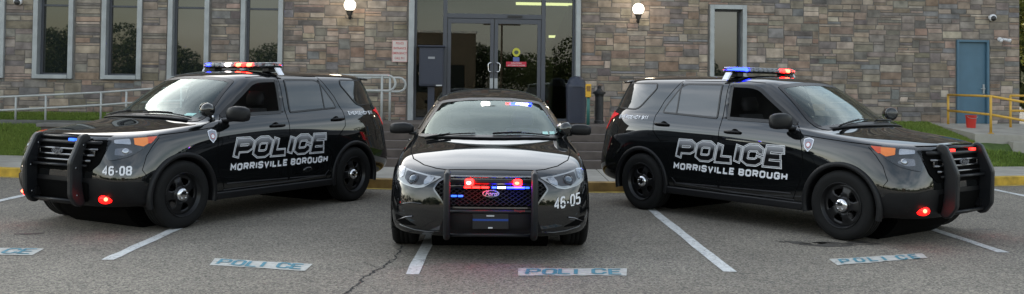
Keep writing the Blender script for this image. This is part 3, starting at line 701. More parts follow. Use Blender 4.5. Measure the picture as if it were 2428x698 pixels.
# ------------------------------------------------------------------ trees, and what stands behind the camera (seen mirrored in paint and glass)
leafm = bpy.data.materials.new('leaves'); leafm.use_nodes = True
def _lm():
    N = leafm.node_tree.nodes; K = leafm.node_tree.links.new; b = N['Principled BSDF']
    a = N.new('ShaderNodeAttribute'); a.attribute_name = 'col'; K(a.outputs['Color'], b.inputs['Base Color']); b.inputs['Roughness'].default_value = .6
    tr = N.new('ShaderNodeBsdfTranslucent'); K(a.outputs['Color'], tr.inputs[0]); mx = N.new('ShaderNodeMixShader'); mx.inputs[0].default_value = .3
    K(b.outputs[0], mx.inputs[1]); K(tr.outputs[0], mx.inputs[2]); K(mx.outputs[0], N['Material Output'].inputs[0])
_lm()
bark = mat('bark', (.06, .045, .035), rough=.9, noise=(8, .3, 6))
def crown(blobs, n, s, seed, c0=(.04, .075, .018), c1=(.10, .13, .03)):
    rng = np.random.default_rng(seed); vol = np.array([b[3]*b[4]*b[5] for b in blobs]); pick = rng.choice(len(blobs), n, p=vol/vol.sum())
    Bl = np.array(blobs)[pick]; d = rng.normal(size=(n, 3)); d /= np.linalg.norm(d, axis=1)[:, None]; rad = rng.uniform(.35, 1.0, n)**.45
    P = Bl[:, :3]+d*rad[:, None]*Bl[:, 3:6]
    a = rng.normal(size=(n, 3)); a /= np.linalg.norm(a, axis=1)[:, None]; b = np.cross(a, rng.normal(size=(n, 3))); b /= np.linalg.norm(b, axis=1)[:, None]
    sz = rng.uniform(.6, 1.3, n)[:, None]*s
    V = np.stack([P-a*sz, P+b*sz*.55, P+a*sz, P-b*sz*.55], 1).reshape(-1, 3)
    t = rng.uniform(0, 1, n)[:, None]; C = np.array(c0)*(1-t)+np.array(c1)*t; C = np.repeat(np.concatenate([C, np.ones((n, 1))], 1), 4, 0)
    me = bpy.data.meshes.new('crown'); me.from_pydata(V.tolist(), [], [(4*i, 4*i+1, 4*i+2, 4*i+3) for i in range(n)])
    ca = me.color_attributes.new('col', 'FLOAT_COLOR', 'POINT'); ca.data.foreach_set('color', C.ravel())
    return me
def tree(loc, h, r, n, s, seed, label, c0=(.04, .075, .018), c1=(.10, .13, .03)):
    rr = random.Random(seed); g = empty('leafy_tree', loc, 0, label, 'tree')
    bm = bmesh.new(); tube(bm, [(0, 0, 0), (.1, 0, h*.25), (0, .1, h*.5), (.05, 0, h*.85)], .22, 10, r2=.05)
    for k in range(7):
        a = k*.9; z = h*(.3+.07*k); tube(bm, [(0, 0, z), (math.cos(a)*r*.4, math.sin(a)*r*.4, z+r*.3), (math.cos(a)*r*.8, math.sin(a)*r*.8, z+r*.5)], .08, 6, r2=.02)
    obj('trunk', bm, bark, g, smooth=True)
    bl = [(rr.uniform(-.6, .6)*r, rr.uniform(-.6, .6)*r, h*rr.uniform(.35, .85), r*rr.uniform(.35, .6), r*rr.uniform(.35, .6), r*rr.uniform(.3, .5)) for _ in range(12)]
    link('crown', crown(bl, n, s, seed, c0, c1), leafm, g)
    return g
tree((15.9, 25.5, .5), 8.5, 3.0, 22000, .09, 7, 'leafy tree beyond the right end of the building', (.05, .085, .02), (.22, .22, .05))
def treeline(name, pts, label, seed):
    rr = random.Random(seed); bl = []
    for (x, y, h) in pts:
        for _ in range(5): bl.append((x+rr.uniform(-2.5, 2.5), y+rr.uniform(-1.5, 1.5), h*rr.uniform(.25, .78), rr.uniform(1.4, 2.4), rr.uniform(1.4, 2.4), h*rr.uniform(.16, .26)))
    o = link(name, crown(bl, (3200 if seed == 21 else 500)*len(pts), .14 if seed == 21 else .30, seed, (.025, .045, .014), (.06, .08, .022)), leafm); tag(o, label, 'trees', kind='stuff')
rr = random.Random(9)
treeline('treeline_foliage', [(x, 38+rr.uniform(-3, 3), rr.uniform(6, 9)) for x in range(17, 44, 1)], 'dark trees seen past the right end of the building', 31)
treeline('treeline_foliage', [(x+rr.uniform(-1, 1), -36+rr.uniform(-2, 2), rr.uniform(3.6, 5.6)) for x in range(-58, 60, 3)]+[(-27, -33, 9.5), (-20, -34, 6.5), (16, -35, 6.2)], 'dark trees across the street, mirrored in the windows', 21)
treeline('treeline_foliage', [(-44+rr.uniform(-2, 2), y, rr.uniform(2.8, 5.5)) for y in range(-30, 60, 4)], 'dark row of trees left of the lot, mirrored in the car doors', 22)
treeline('treeline_foliage', [(44+rr.uniform(-2, 2), y, rr.uniform(2.8, 5.5)) for y in range(-30, 60, 4)], 'dark row of trees right of the lot, mirrored in the car doors', 23)
hb = empty('brick_building', (.2, -26, 0), 0, 'low brown brick building mirrored in the left entrance door', 'building')
bm = B((-3.4, 4.2, -6, 0, 0, 5.5)); obj('wall', bm, mat('brown_brick', (.065, .056, .040), rough=.9, noise=(2, .15, 6)), hb)
bm = B((-3.5, 4.3, -6.1, .1, 5.5, 5.65)); obj('roof_edge', bm, alu, hb)
for k in range(3): bm = B((-2.7+2.5*k, -1.6+2.5*k, .0, .04, 1.2, 3.2)); obj('window', bm, win_glass, hb)
up = empty('utility_pole', (6.0, -24, 0), 0, 'wooden utility pole with crossarm, mirrored in the windows', 'utility pole')
bm = bmesh.new(); tube(bm, [(0, 0, 0), (0, 0, 6.6)], .10, 10, r2=.06); obj('pole', bm, bark, up); bm = B((-1.3, 1.3, -.06, .06, 6.0, 6.12)); obj('crossarm', bm, bark, up)

# ================================================================== VEHICLES
paint = mat('black_car_paint', (.005, .0055, .006), rough=.02, spec=1.0, coat=0)
trim = mat('matt_black_plastic', (.007, .007, .008), rough=.45, spec=.3, bump=(220, .15, .002))
rubber = mat('tyre_rubber', (.009, .009, .009), rough=.75, spec=.22, bump=(60, .25, .004))
barrub = mat('push_bar_coating', (.009, .010, .012), rough=.4, spec=.35, bump=(120, .2, .003))
seal = mat('window_seal', (.004, .004, .004), rough=.35)
gap_m = mat('panel_gap', (.001, .001, .001), rough=.9, spec=.1)
rimm = mat('black_steel_wheel', (.011, .011, .012), rough=.3, metal=.3)
chrome = mat('chrome', (.75, .75, .77), rough=.1, metal=1)
dchrome = mat('dark_chrome', (.2, .2, .21), rough=.2, metal=1)
vinyl = mat('silver_vinyl', (.78, .79, .82), rough=.35)
vin_dark = mat('black_vinyl', (.003, .003, .004), rough=.2)
vin_gray = mat('grey_vinyl', (.18, .185, .2), rough=.35)
privacy = mat('privacy_glass', (.02, .02, .019), rough=.02, spec=.9, coat=.5)
wind = glass('windscreen_glass', (.5, .6, .57), refl=1.25, ior=1.45, gcol=(.90, 1, .97))
lens = glass('clear_lens', (.92, .94, .96), refl=.7, ior=1.45)
amber = mat('amber_lens', (.80, .22, .03), rough=.2, coat=.6, emit=(1, .28, .03), es=.08)
inter = mat('dark_cabin_trim', (.02, .02, .022), rough=.8)
inter2 = mat('grey_cabin_trim', (.06, .06, .06), rough=.8)
tail_red = mat('red_tail_lens', (.45, .01, .015), rough=.12, coat=1, emit=(1, .02, .03), es=.25)
led_red = mat('lit_red_led', (.8, .02, .02), emit=(1, .004, .003), es=16)
led_redhot = mat('lit_red_led_core', (.9, .3, .2), emit=(1, .035, .016), es=12)
led_blue = mat('lit_blue_led', (.05, .1, .8), emit=(.005, .012, 1), es=16)
led_blue2 = mat('dim_blue_led', (.03, .1, .5), emit=(.02, .10, 1), es=1.4)
led_white = mat('lit_white_led', (.8, .8, .8), emit=(1, .85, .8), es=4)
led_cyan = mat('lit_cyan_led', (.3, .7, .7), emit=(.10, .75, 1), es=2.2)
led_off = mat('unlit_led', (.55, .56, .58), rough=.35, coat=.3)
led_off2 = mat('unlit_led_module', (.30, .31, .33), rough=.35)
marker = mat('red_orange_lens', (.65, .09, .03), rough=.2, emit=(1, .1, .03), es=.05)
refl_m = mat('lamp_reflector', (.5, .51, .53), rough=.18, metal=1)
tint_m = mat('lamp_housing', (.03, .033, .036), rough=.25, coat=.5)
strip_m = mat('white_reflective', (.85, .87, .95), rough=.35)

def spline_surface(P, nu, nv):
    P = np.array(P, float)                       # [ring][station][3]
    mir = np.array([1, -1, 1])
    P = np.concatenate([P[:, 1:2]*mir, P, P[:, -2:-1]*mir], axis=1)
    P = np.concatenate([2*P[0:1]-P[1:2], P, 2*P[-1:]-P[-2:-1]], axis=0)
    def basis(n, cnt):
        t = np.linspace(0, cnt, n*cnt+1); i = np.minimum(t.astype(int), cnt-1); f = t-i
        Bm = np.zeros((len(t), cnt+3))
        w = [(1-f)**3/6, (3*f**3-6*f**2+4)/6, (-3*f**3+3*f**2+3*f+1)/6, f**3/6]
        for k in range(4): Bm[np.arange(len(t)), i+k] += w[k]
        return Bm
    Bu = basis(nu, P.shape[1]-3); Bv = basis(nv, P.shape[0]-3)
    return np.einsum('ri,sj,ijk->rsk', Bv, Bu, P)

class Body:
    def __init__(s, P, wheels, Ra, nu=8, nv=7, yin=.55):
        G = spline_surface(P, nu, nv); s.G = G
        bm = bmesh.new(); nr, ns, _ = G.shape
        for sg in (1, -1):
            V = [[bm.verts.new((g[0], g[1]*sg, g[2])) for g in row] for row in G]
            for i in range(nr-1):
                for j in range(ns-1):
                    q = (V[i][j], V[i][j+1], V[i+1][j+1], V[i+1][j])
                    try: bm.faces.new(q if sg > 0 else q[::-1])
                    except ValueError: pass
        bmesh.ops.remove_doubles(bm, verts=bm.verts, dist=.0008)
        bmesh.ops.dissolve_degenerate(bm, dist=.0005, edges=bm.edges)
        bmesh.ops.recalc_face_normals(bm, faces=bm.faces)
        s.full = BVHTree.FromBMesh(bm)           # uncut skin, everything is laid on this
        for wx in wheels:
            near = lambda v: abs(v.co.y) > yin and v.co.z < 1 and abs(math.hypot(v.co.x-wx, v.co.z-.36)-Ra) < .075
            ed = [e for e in bm.edges if near(e.verts[0]) and near(e.verts[1])]
            bmesh.ops.subdivide_edges(bm, edges=ed, cuts=3, use_grid_fill=True)
            for v in bm.verts:
                d = Vector((v.co.x-wx, v.co.z-.36))
                if abs(v.co.y) > yin and v.co.z < 1 and abs(d.length-Ra) < .010:
                    d = d.normalized()*Ra; v.co.x = wx+d.x; v.co.z = .36+d.y
            kill = [f for f in bm.faces if abs(f.calc_center_median().y) > yin and Vector((f.calc_center_median().x-wx, f.calc_center_median().z-.36)).length < Ra-.004]
            bmesh.ops.delete(bm, geom=kill, context='FACES')
        s.bm = bm
    def cast(s, a, b, axis, side, off):
        if axis == 'y': o, d = Vector((a, side*4, b)), Vector((0, -side, 0))
        elif axis == 'x': o, d = Vector((side*6, a, b)), Vector((-side, 0, 0))
        elif axis == 'z': o, d = Vector((a, b, 5)), Vector((0, 0, -1))
        elif axis == 'q':
            k = math.sqrt(.5); o, d = Vector((-k*a+3, side*k*a+3*side, b)), Vector((-k, -side*k, 0))
        h, n, _, _ = s.full.ray_cast(o, d)
        if h is None:
            q = {'y': Vector((a, side*.9, b)), 'x': Vector((side*.8, a, b)), 'z': Vector((a, b, 1.2)), 'q': Vector((.7, side*.8, b))}[axis]
            h, n, _, _ = s.full.find_nearest(q)
        if n.dot(d) > 0: n = -n
        return h+n*off
    def cut(s, poly, axis, side):
        kill = []
        for f in s.bm.faces:
            c = f.calc_center_median()
            if axis == 'y' and c.y*side > .3 and inside((c.x, c.z), poly): kill.append(f)
            if axis == 'x' and c.x*side > side*s.xmin and f.normal.z*1 > -.2 and inside((c.y, c.z), poly): kill.append(f)
        bmesh.ops.delete(s.bm, geom=kill, context='FACES')
    def lay(s, bm, axis, side, off, g=.05):
        """2D mesh in xy of bm -> laid on the skin"""
        xs = [v.co.x for v in bm.verts]; ys = [v.co.y for v in bm.verts]
        for ax, lo, hi in ((0, min(xs), max(xs)), (1, min(ys), max(ys))):
            k = math.ceil(lo/g)
            while k*g < hi:
                co = [0, 0, 0]; no = [0, 0, 0]; co[ax] = k*g; no[ax] = 1
                bmesh.ops.bisect_plane(bm, geom=bm.verts[:]+bm.edges[:]+bm.faces[:], plane_co=co, plane_no=no, dist=1e-5)
                k += 1
        for v in bm.verts: v.co = s.cast(v.co.x, v.co.y, axis, side, off)
        return bm
    def patch(s, name, poly, axis, side, off, ma, parent, thick=0):
        bm = bmesh.new(); vs = [bm.verts.new((x, y, 0)) for x, y in poly]
        bm.faces.new(vs); bmesh.ops.triangulate(bm, faces=bm.faces)
        s.lay(bm, axis, side, off)
        o = obj(name, bm, ma, parent, smooth=True)
        if thick:
            q = o.modifiers.new('t', 'SOLIDIFY'); q.thickness = thick; q.offset = 0
        return o
    def ring(s, name, outer, inner, axis, side, off, ma, parent, bm=None):
        keep = bm is None; bm = bm or bmesh.new()
        b2 = bmesh.new()
        A = [b2.verts.new((x, y, 0)) for x, y in outer]; C = [b2.verts.new((x, y, 0)) for x, y in inner]
        for i in range(len(A)):
            j = (i+1) % len(A)
            try: b2.faces.new((A[i], A[j], C[j], C[i]))
            except ValueError: pass
        s.lay(b2, axis, side, off); me = bpy.data.meshes.new('x'); b2.to_mesh(me); b2.free(); bm.from_mesh(me); bpy.data.meshes.remove(me)
        if keep: return obj(name, bm, ma, parent, smooth=True)
    def strokes(s, bm, lst, w, ext, axis, side, off, mi=0):
        for st in lst:
            b2 = bmesh.new(); stroke(b2, st, w, ext, mi)
            s.lay(b2, axis, side, off); me = bpy.data.meshes.new('x'); b2.to_mesh(me); b2.free(); bm.from_mesh(me); bpy.data.meshes.remove(me)
    def seam(s, bm, pts, axis, side, w=.009, off=.0015):
        s.strokes(bm, [pts], w, 0, axis, side, off)

def wheel(name, root, x, y, side, r=.364, w=.245):
    """tyre, rim, hub cap; side = +1 outer face towards +y"""
    wr = bpy.data.objects.new(name, None); COL.objects.link(wr); wr.parent = root; wr.location = (x, y, r)
    bm = bmesh.new(); h = w/2
    prof = [(.235, -h*.86), (.29, -h), (.335, -h*.97), (r-.012, -h*.84), (r, -h*.7), (r, -h*.38), (r-.008, -h*.36), (r-.008, -h*.3), (r, -h*.28), (r, -h*.04), (r-.008, -h*.03), (r-.008, h*.03), (r, h*.04), (r, h*.28), (r-.008, h*.3), (r-.008, h*.36), (r, h*.38), (r, h*.7), (r-.012, h*.84), (.335, h*.97), (.325, h*1.0), (.29, h), (.25, h*.93), (.235, h*.86)]
    lathe(bm, prof, 56, 'y', close=False); obj('tyre', bm, rubber, wr, smooth=True)
    bm = bmesh.new(); o_ = side*h
    lathe(bm, [(.24, o_*.9), (.236, o_*.96), (.228, o_*.9), (.222, o_*.62), (.2, o_*.5), (.196, -o_*.6), (.236, -o_*.9)], 56, 'y', close=False)
    # disc with five broad spokes and five rounded openings
    n = 60; prev = None
    ringr = [.065, .10, .125, .15, .175, .2, .222]
    depth = [.60, .68, .70, .66, .60, .55, .60]
    V = []
    for ri, rr in enumerate(ringr):
        V.append([bm.verts.new((rr*math.cos(2*math.pi*k/n), o_*depth[ri], rr*math.sin(2*math.pi*k/n))) for k in range(n)])
    for i in range(len(ringr)-1):
        for k in range(n):
            ph = (k+.5) % 12
            hole = (1 <= i <= 3) and (2.6 + (i == 3)*0 - (i == 1)*-.9 < ph < 9.4-(i == 1)*.9)
            if hole: continue
            bm.faces.new((V[i][k], V[i][(k+1) % n], V[i+1][(k+1) % n], V[i+1][k]))
    rim = obj('rim', bm, rimm, wr, smooth=True)
    so = rim.modifiers.new('t', 'SOLIDIFY'); so.thickness = .012
    bm = bmesh.new(); lathe(bm, [(.15, -.02*side), (.165, -.06*side), (.165, -.075*side), (.04, -.075*side)], 32, 'y'); obj('brake_disc', bm, dchrome, wr, smooth=False)
    bm = bmesh.new()
    lathe(bm, [(.0, o_*.97), (.03, o_*.965), (.055, o_*.93), (.072, o_*.80), (.075, o_*.6)], 32, 'y', close=False)
    for k in range(5):
        a = 2*math.pi*k/5+.3; ball(bm, (.045*math.cos(a), o_*.95, .045*math.sin(a)), .0095, 1)
    obj('hub_cap', bm, chrome, rim, smooth=True)
    return wr

def mirror_part(root, x, y, z, side, hw=.115, hh=.085, reach=.16):
    bm = bmesh.new(); X, Z = (1, 0, 0), (0, 0, 1)
    s = side
    lump(bm, [((x+.0, y+s*.0, z-.01), .045, hh*.55, X, Z), ((x+.0, y+s*.03, z), .062, hh*.82, X, Z), ((x-.01, y+s*.10, z+.004), .072, hh, X, Z),
              ((x-.02, y+s*.20, z+.0), .070, hh*.97, X, Z), ((x-.035, y+s*.245, z-.004), .055, hh*.8, X, Z), ((x-.045, y+s*.262, z-.006), .03, hh*.5, X, Z)], 24, 3)
    o = obj('wing_mirror', bm, paint if reach < .1 else trim, root, smooth=True)
    bm = bmesh.new(); lump(bm, [((x+.02, y-s*.10, z-hh*.9), .05, .022, X, Z), ((x, y+s*.05, z-hh*.75), .04, .02, X, Z)], 16); obj('mirror_arm', bm, trim, o, smooth=True)
    bm = bmesh.new(); lump(bm, [((x-.074, y+s*.12, z), hw*.78, hh*.8, (0, 1, 0), Z), ((x-.082, y+s*.12, z), hw*.78, hh*.8, (0, 1, 0), Z)], 20, 3); obj('mirror_glass', bm, privacy, o)

def spotlight(root, base, head, aim, r=.085):
    aim = Vector(aim).normalized(); head = Vector(head)
    sp = bpy.data.objects.new('spotlight', None); COL.objects.link(sp); sp.parent = root
    bm = bmesh.new(); a = aim.orthogonal().normalized(); b = aim.cross(a)
    prof = [(-.105, .02), (-.10, .045), (-.07, .075), (-.02, r*.98), (.02, r), (.035, r), (.04, r*.93)]
    lump(bm, [(head+aim*h, q, q, a, b) for h, q in prof], 24, 2); obj('lamp_housing', bm, paint, sp, smooth=True)
    bm = bmesh.new(); lump(bm, [(head+aim*.038, r*.9, r*.9, a, b), (head+aim*.048, r*.6, r*.6, a, b)], 24, 2); obj('lamp_glass', bm, tint_m, sp, smooth=True)
    bm = bmesh.new(); tube(bm, [base, tuple((Vector(base)+head)/2+Vector((.01, 0, -.01))), tuple(head-Vector((0, 0, r*.7)))], .016, 10); obj('arm', bm, trim, sp, smooth=True)
    bm = bmesh.new(); lump(bm, [(Vector(base)-Vector((.02, 0, .02)), .02, .03, (1, 0, 0), (0, 1, 0)), (Vector(base)+Vector((.01, 0, .03)), .018, .025, (1, 0, 0), (0, 1, 0))], 12); obj('bracket', bm, chrome, sp, smooth=True)

def oval_badge(root, x, y, z, rx, text='Ford', vinyl=vinyl):
    b = bpy.data.objects.new('oval_badge', None); COL.objects.link(b); b.parent = root
    bm = bmesh.new(); lump(bm, [((x-.01, y, z), rx, rx*.42, (0, 1, 0), (0, 0, 1)), ((x+.004, y, z), rx, rx*.42, (0, 1, 0), (0, 0, 1))], 36, 2); obj('badge_rim', bm, vinyl, b)
    bm = bmesh.new(); lump(bm, [((x+.003, y, z), rx*.9, rx*.35, (0, 1, 0), (0, 0, 1)), ((x+.007, y, z), rx*.88, rx*.34, (0, 1, 0), (0, 0, 1))], 36, 2); obj('badge_face', bm, mat('badge_dark', (.015, .018, .03), rough=.25), b)
    text_obj('badge_lettering', text, rx*.75, vinyl, b, (x+.009, y, z-.002), (R(90), 0, R(90)), bold=.001, shear=.35)

def cabin(root, xf, xr, yb, zt, seats, zbelt):
    bm = B((xr, xf, -yb, yb, .40, .46)); obj('cabin_floor', bm, inter, root)
    bm = bmesh.new(); lump(bm, [((xf+.02, y, zbelt-.16), .20, .11, (1, 0, 0), (0, 0, 1)) for y in (-yb*.93, -yb*.5, 0, yb*.5, yb*.93)], 20, 3)
    lump(bm, [((xf-.10, y, zbelt-.07), .09, .06, (1, 0, 0), (0, 0, 1)) for y in (yb*.3, yb*.5, yb*.7)], 16, 3)
    obj('dashboard', bm, inter2, root, smooth=True)
    bm = bmesh.new(); c = Vector((xf-.34, yb*.48, zbelt-.12)); pts = []
    for k in range(24):
        a = 2*math.pi*k/24; pts.append(c+Vector((.05*math.sin(a)*1, .185*math.cos(a), .175*math.sin(a))))
    tube(bm, pts, .016, 8, closed=True); tube(bm, [pts[0], c, pts[12]], .014, 6); tube(bm, [pts[18], c], .014, 6); tube(bm, [c, c+Vector((.25, 0, -.05))], .03, 8)
    obj('steering_wheel', bm, inter, root, smooth=True)
    for x, y in seats:
        se = bpy.data.objects.new('seat', None); COL.objects.link(se); se.parent = root
        bm = bmesh.new(); lump(bm, [((x+.24, y, .68), .05, .22, (0, 0, 1), (0, 1, 0)), ((x+.1, y, .70), .09, .25, (0, 0, 1), (0, 1, 0)), ((x-.24, y, .66), .09, .25, (0, 0, 1), (0, 1, 0))], 16, 3); obj('seat_cushion', bm, inter, se, smooth=True)
        bm = bmesh.new(); lump(bm, [((x-.22, y, .62), .08, .25, (1, 0, 0), (0, 1, 0)), ((x-.26, y, .95), .085, .26, (1, 0, 0), (0, 1, 0)), ((x-.33, y, zt-.40), .06, .19, (1, 0, 0), (0, 1, 0))], 16, 3); obj('seat_back', bm, inter, se, smooth=True)
        bm = bmesh.new(); lump(bm, [((x-.34, y, zt-.36), .05, .12, (1, 0, 0), (0, 1, 0)), ((x-.35, y, zt-.28), .06, .14, (1, 0, 0), (0, 1, 0)), ((x-.36, y, zt-.19), .045, .11, (1, 0, 0), (0, 1, 0))], 16, 3); obj('headrest', bm, inter, se, smooth=True)

def lightbar(root, x, z, half, mods, zroof):
    lb = bpy.data.objects.new('lightbar', None); COL.objects.link(lb); lb.parent = root; lb.location = (x, 0, z)
    def sec(y, k): return ((0, y, 0), .135*k, .036*k**.5, (1, 0, 0), (0, 0, 1))
    bm = bmesh.new(); lump(bm, [((-.02+0, y, -.024), .12*k, .014, (1, 0, 0), (0, 0, 1)) for y, k in ((-half+.01, .6), (-half+.1, 1), (half-.1, 1), (half-.01, .6))], 24, 4); obj('lightbar_base', bm, trim, lb, smooth=False)
    bm = bmesh.new(); lump(bm, [((-.02, y, .026), .118*k, .005, (1, 0, 0), (0, 0, 1)) for y, k in ((-half+.02, .6), (-half+.1, 1), (half-.1, 1), (half-.02, .6))], 24, 4); obj('lightbar_lid', bm, mat('lightbar_lid_white', (.8, .8, .82), rough=.5), lb, smooth=False)
    n = len(mods); w = (2*half-.14)/n
    for i, mo in enumerate(mods):
        y = -half+.07+w*(i+.5)
        ma = {'r': led_redhot, 'R': led_red, 'b': led_blue, 'w': led_white, 'c': led_cyan, '.': led_off, 'd': led_off2}[mo]
        end = (i == 0 or i == n-1)
        bm = bmesh.new(); xx = .085 if not end else .05
        lump(bm, [((xx-.06, y, -.002), w*.46, .023, (0, 1, 0), (0, 0, 1)), ((xx+.01, y, -.002), w*.46, .023, (0, 1, 0), (0, 0, 1)), ((xx+.02, y, -.002), w*.36, .016, (0, 1, 0), (0, 0, 1))], 16, 3)
        for kx in (-1,):
            lump(bm, [((-.04-xx+.05, y, -.002), w*.44, .014, (0, 1, 0), (0, 0, 1)), ((-.04-xx, y, -.002), w*.44, .014, (0, 1, 0), (0, 0, 1))], 12, 3)
        obj('led_module', bm, ma, lb, smooth=False)
    bm = bmesh.new(); lump(bm, [((-.02, y, .0), .14*k, .034, (1, 0, 0), (0, 0, 1)) for y, k in ((-half, .5), (-half+.03, .72), (-half+.11, 1), (half-.11, 1), (half-.03, .72), (half, .5))], 32, 4); obj('lightbar_lens', bm, lens, lb, smooth=True)
    for s in (-1, 1):
        bm = bmesh.new(); box(bm, -.07, .05, s*(half-.16)-.06, s*(half-.16)+.06, -(z-zroof)+.0, -.03); obj('lightbar_foot', bm, trim, lb, bevel=.01)
        bm = bmesh.new(); prism(bm, [(s*(half-.03), -.03), (s*(half+.005), -.035), (s*(half+.075), -.125), (s*(half+.05), -.128)], -.045, .035, 'x'); obj('mount_strap', bm, strip_m, lb)

def copy_text_bm(bm, dst, mi=0):
    me = bpy.data.meshes.new('x'); bm.to_mesh(me); bm.free(); dst.from_mesh(me); bpy.data.meshes.remove(me)

# ------------------------------------------------------------------ the two patrol SUVs
Xs = [.785, .78, .745, .635, .42, .0, -.45, -.95, -1.6, -2.3, -2.9, -3.35, -3.70, -3.86, -3.91, -3.92]
def ring_(dx, ys, zs, xs=None):
    xs = xs or Xs
    dx = dx if hasattr(dx, '__len__') else [dx]*4+[dx*.5]+[0]*7+[-dx*.3]*4
    zs = zs if hasattr(zs, '__len__') else [zs]*16
    return [(xs[i]+dx[i], ys[i], zs[i]) for i in range(16)]
SUV = [
 ring_([-.30]*4+[-.1]+[0]*6+[.05, .15, .2, .2, .2], [0, .28, .45, .58, .66, .70, .70, .70, .70, .70, .70, .70, .64, .5, .25, 0], [.30]*5+[.30]*7+[.36]*4),
 ring_([-.12]*4+[-.04]+[0]*6+[.03, .08, .1, .1, .1], [0, .36, .60, .74, .82, .87, .87, .87, .87, .87, .87, .86, .78, .6, .3, 0], [.255, .255, .26, .265, .27, .27, .27, .27, .27, .27, .28, .31, .33, .34, .34, .34]),
 ring_(-.04, [0, .42, .69, .865, .94, .965, .965, .965, .965, .965, .965, .95, .86, .66, .33, 0], [.29, .29, .295, .30, .30, .30, .30, .30, .30, .30, .31, .34, .36, .38, .38, .38]),
 ring_(.02, [0, .43, .73, .905, .975, .995, .985, .975, .975, .98, .99, .98, .92, .73, .36, 0], .46),
 ring_(.02, [0, .43, .73, .905, .98, .997, .985, .965, .965, .975, .995, .985, .925, .73, .36, 0], .62),
 ring_([0, -.005, -.03, -.04, -.03]+[0]*11, [0, .42, .70, .865, .95, .99, .985, .975, .975, .985, .995, .965, .88, .68, .34, 0], .80),
 ring_([-.01, -.02, -.06, -.08, -.06]+[0]*7+[.02]*4, [0, .41, .67, .835, .925, .97, .982, .982, .982, .985, .985, .955, .86, .66, .33, 0], [.90]*5+[.93, .95, .96, .965, .97, .98, .99, 1.0, 1.0, 1.0, 1.0]),
 ring_(0, [0, .40, .655, .815, .90, .935, .95, .955, .96, .96, .96, .925, .825, .62, .31, 0], [.985, .98, .975, .98, .99, 1.035, 1.065, 1.075, 1.085, 1.095, 1.11, 1.12, 1.13, 1.13, 1.13, 1.13],
       [.755, .74, .66, .52, .35, -.01, -.45, -.95, -1.6, -2.3, -2.9, -3.33, -3.62, -3.76, -3.80, -3.81]),
 ring_(0, [0, .385, .625, .775, .85, .885, .905, .91, .915, .915, .92, .885, .785, .59, .30, 0], [1.035, 1.03, 1.02, 1.02, 1.03, 1.075, 1.115, 1.14, 1.15, 1.165, 1.185, 1.2, 1.21, 1.21, 1.21, 1.21],
       [.68, .66, .57, .43, .27, -.07, -.50, -1.0, -1.62, -2.3, -2.9, -3.33, -3.63, -3.76, -3.80, -3.81]),
 ring_(0, [0, .36, .59, .745, .82, .87, .885, .89, .895, .895, .885, .85, .76, .57, .29, 0], [1.105, 1.10, 1.085, 1.08, 1.085, 1.105, 1.15, 1.185, 1.195, 1.205, 1.225, 1.24, 1.25, 1.25, 1.25, 1.25],
       [.30, .27, .20, .09, -.02, -.30, -.62, -1.05, -1.63, -2.3, -2.9, -3.32, -3.60, -3.74, -3.77, -3.78]),
 ring_(0, [0, .34, .56, .70, .785, .84, .855, .86, .862, .862, .855, .82, .73, .56, .28, 0], [1.155, 1.15, 1.14, 1.13, 1.13, 1.145, 1.185, 1.22, 1.235, 1.245, 1.265, 1.28, 1.29, 1.29, 1.29, 1.29],
       [-.20, -.23, -.30, -.38, -.44, -.58, -.80, -1.12, -1.65, -2.3, -2.9, -3.31, -3.57, -3.71, -3.74, -3.75]),
 ring_(0, [0, .31, .53, .655, .72, .765, .79, .80, .802, .802, .795, .765, .69, .53, .27, 0], [1.40, 1.40, 1.40, 1.40, 1.40, 1.40, 1.41, 1.42, 1.425, 1.43, 1.44, 1.45, 1.46, 1.46, 1.46, 1.46],
       [-.60, -.62, -.67, -.73, -.78, -.86, -1.02, -1.28, -1.7, -2.32, -2.9, -3.28, -3.50, -3.64, -3.68, -3.69]),
 ring_(0, [0, .29, .50, .61, .66, .70, .72, .735, .735, .733, .725, .70, .635, .50, .26, 0], [1.63, 1.63, 1.625, 1.615, 1.605, 1.60, 1.60, 1.605, 1.61, 1.615, 1.625, 1.635, 1.64, 1.645, 1.65, 1.65],
       [-1.0, -1.02, -1.05, -1.09, -1.13, -1.20, -1.32, -1.5, -1.84, -2.36, -2.88, -3.22, -3.43, -3.55, -3.6, -3.61]),
 ring_(0, [0, .28, .47, .565, .605, .635, .655, .665, .668, .665, .66, .64, .58, .46, .24, 0], [1.675, 1.673, 1.67, 1.665, 1.66, 1.66, 1.66, 1.665, 1.67, 1.675, 1.68, 1.685, 1.685, 1.69, 1.69, 1.69],
       [-1.10, -1.115, -1.14, -1.18, -1.22, -1.28, -1.4, -1.57, -1.88, -2.38, -2.86, -3.19, -3.40, -3.5, -3.55, -3.56]),
 ring_(0, [0, .22, .37, .44, .47, .49, .50, .51, .51, .51, .505, .49, .45, .36, .19, 0], [1.71, 1.71, 1.71, 1.71, 1.71, 1.71, 1.712, 1.715, 1.718, 1.72, 1.72, 1.72, 1.715, 1.71, 1.71, 1.71],
       [-1.28, -1.29, -1.31, -1.34, -1.37, -1.42, -1.52, -1.67, -1.94, -2.38, -2.8, -3.1, -3.3, -3.38, -3.42, -3.43]),
 ring_(0, [0, .08, .13, .16, .17, .18, .18, .18, .18, .18, .18, .18, .16, .13, .07, 0], [1.735]*16,
       [-1.5, -1.51, -1.52, -1.54, -1.57, -1.6, -1.68, -1.8, -2.0, -2.38, -2.7, -2.95, -3.1, -3.18, -3.2, -3.21]),
]

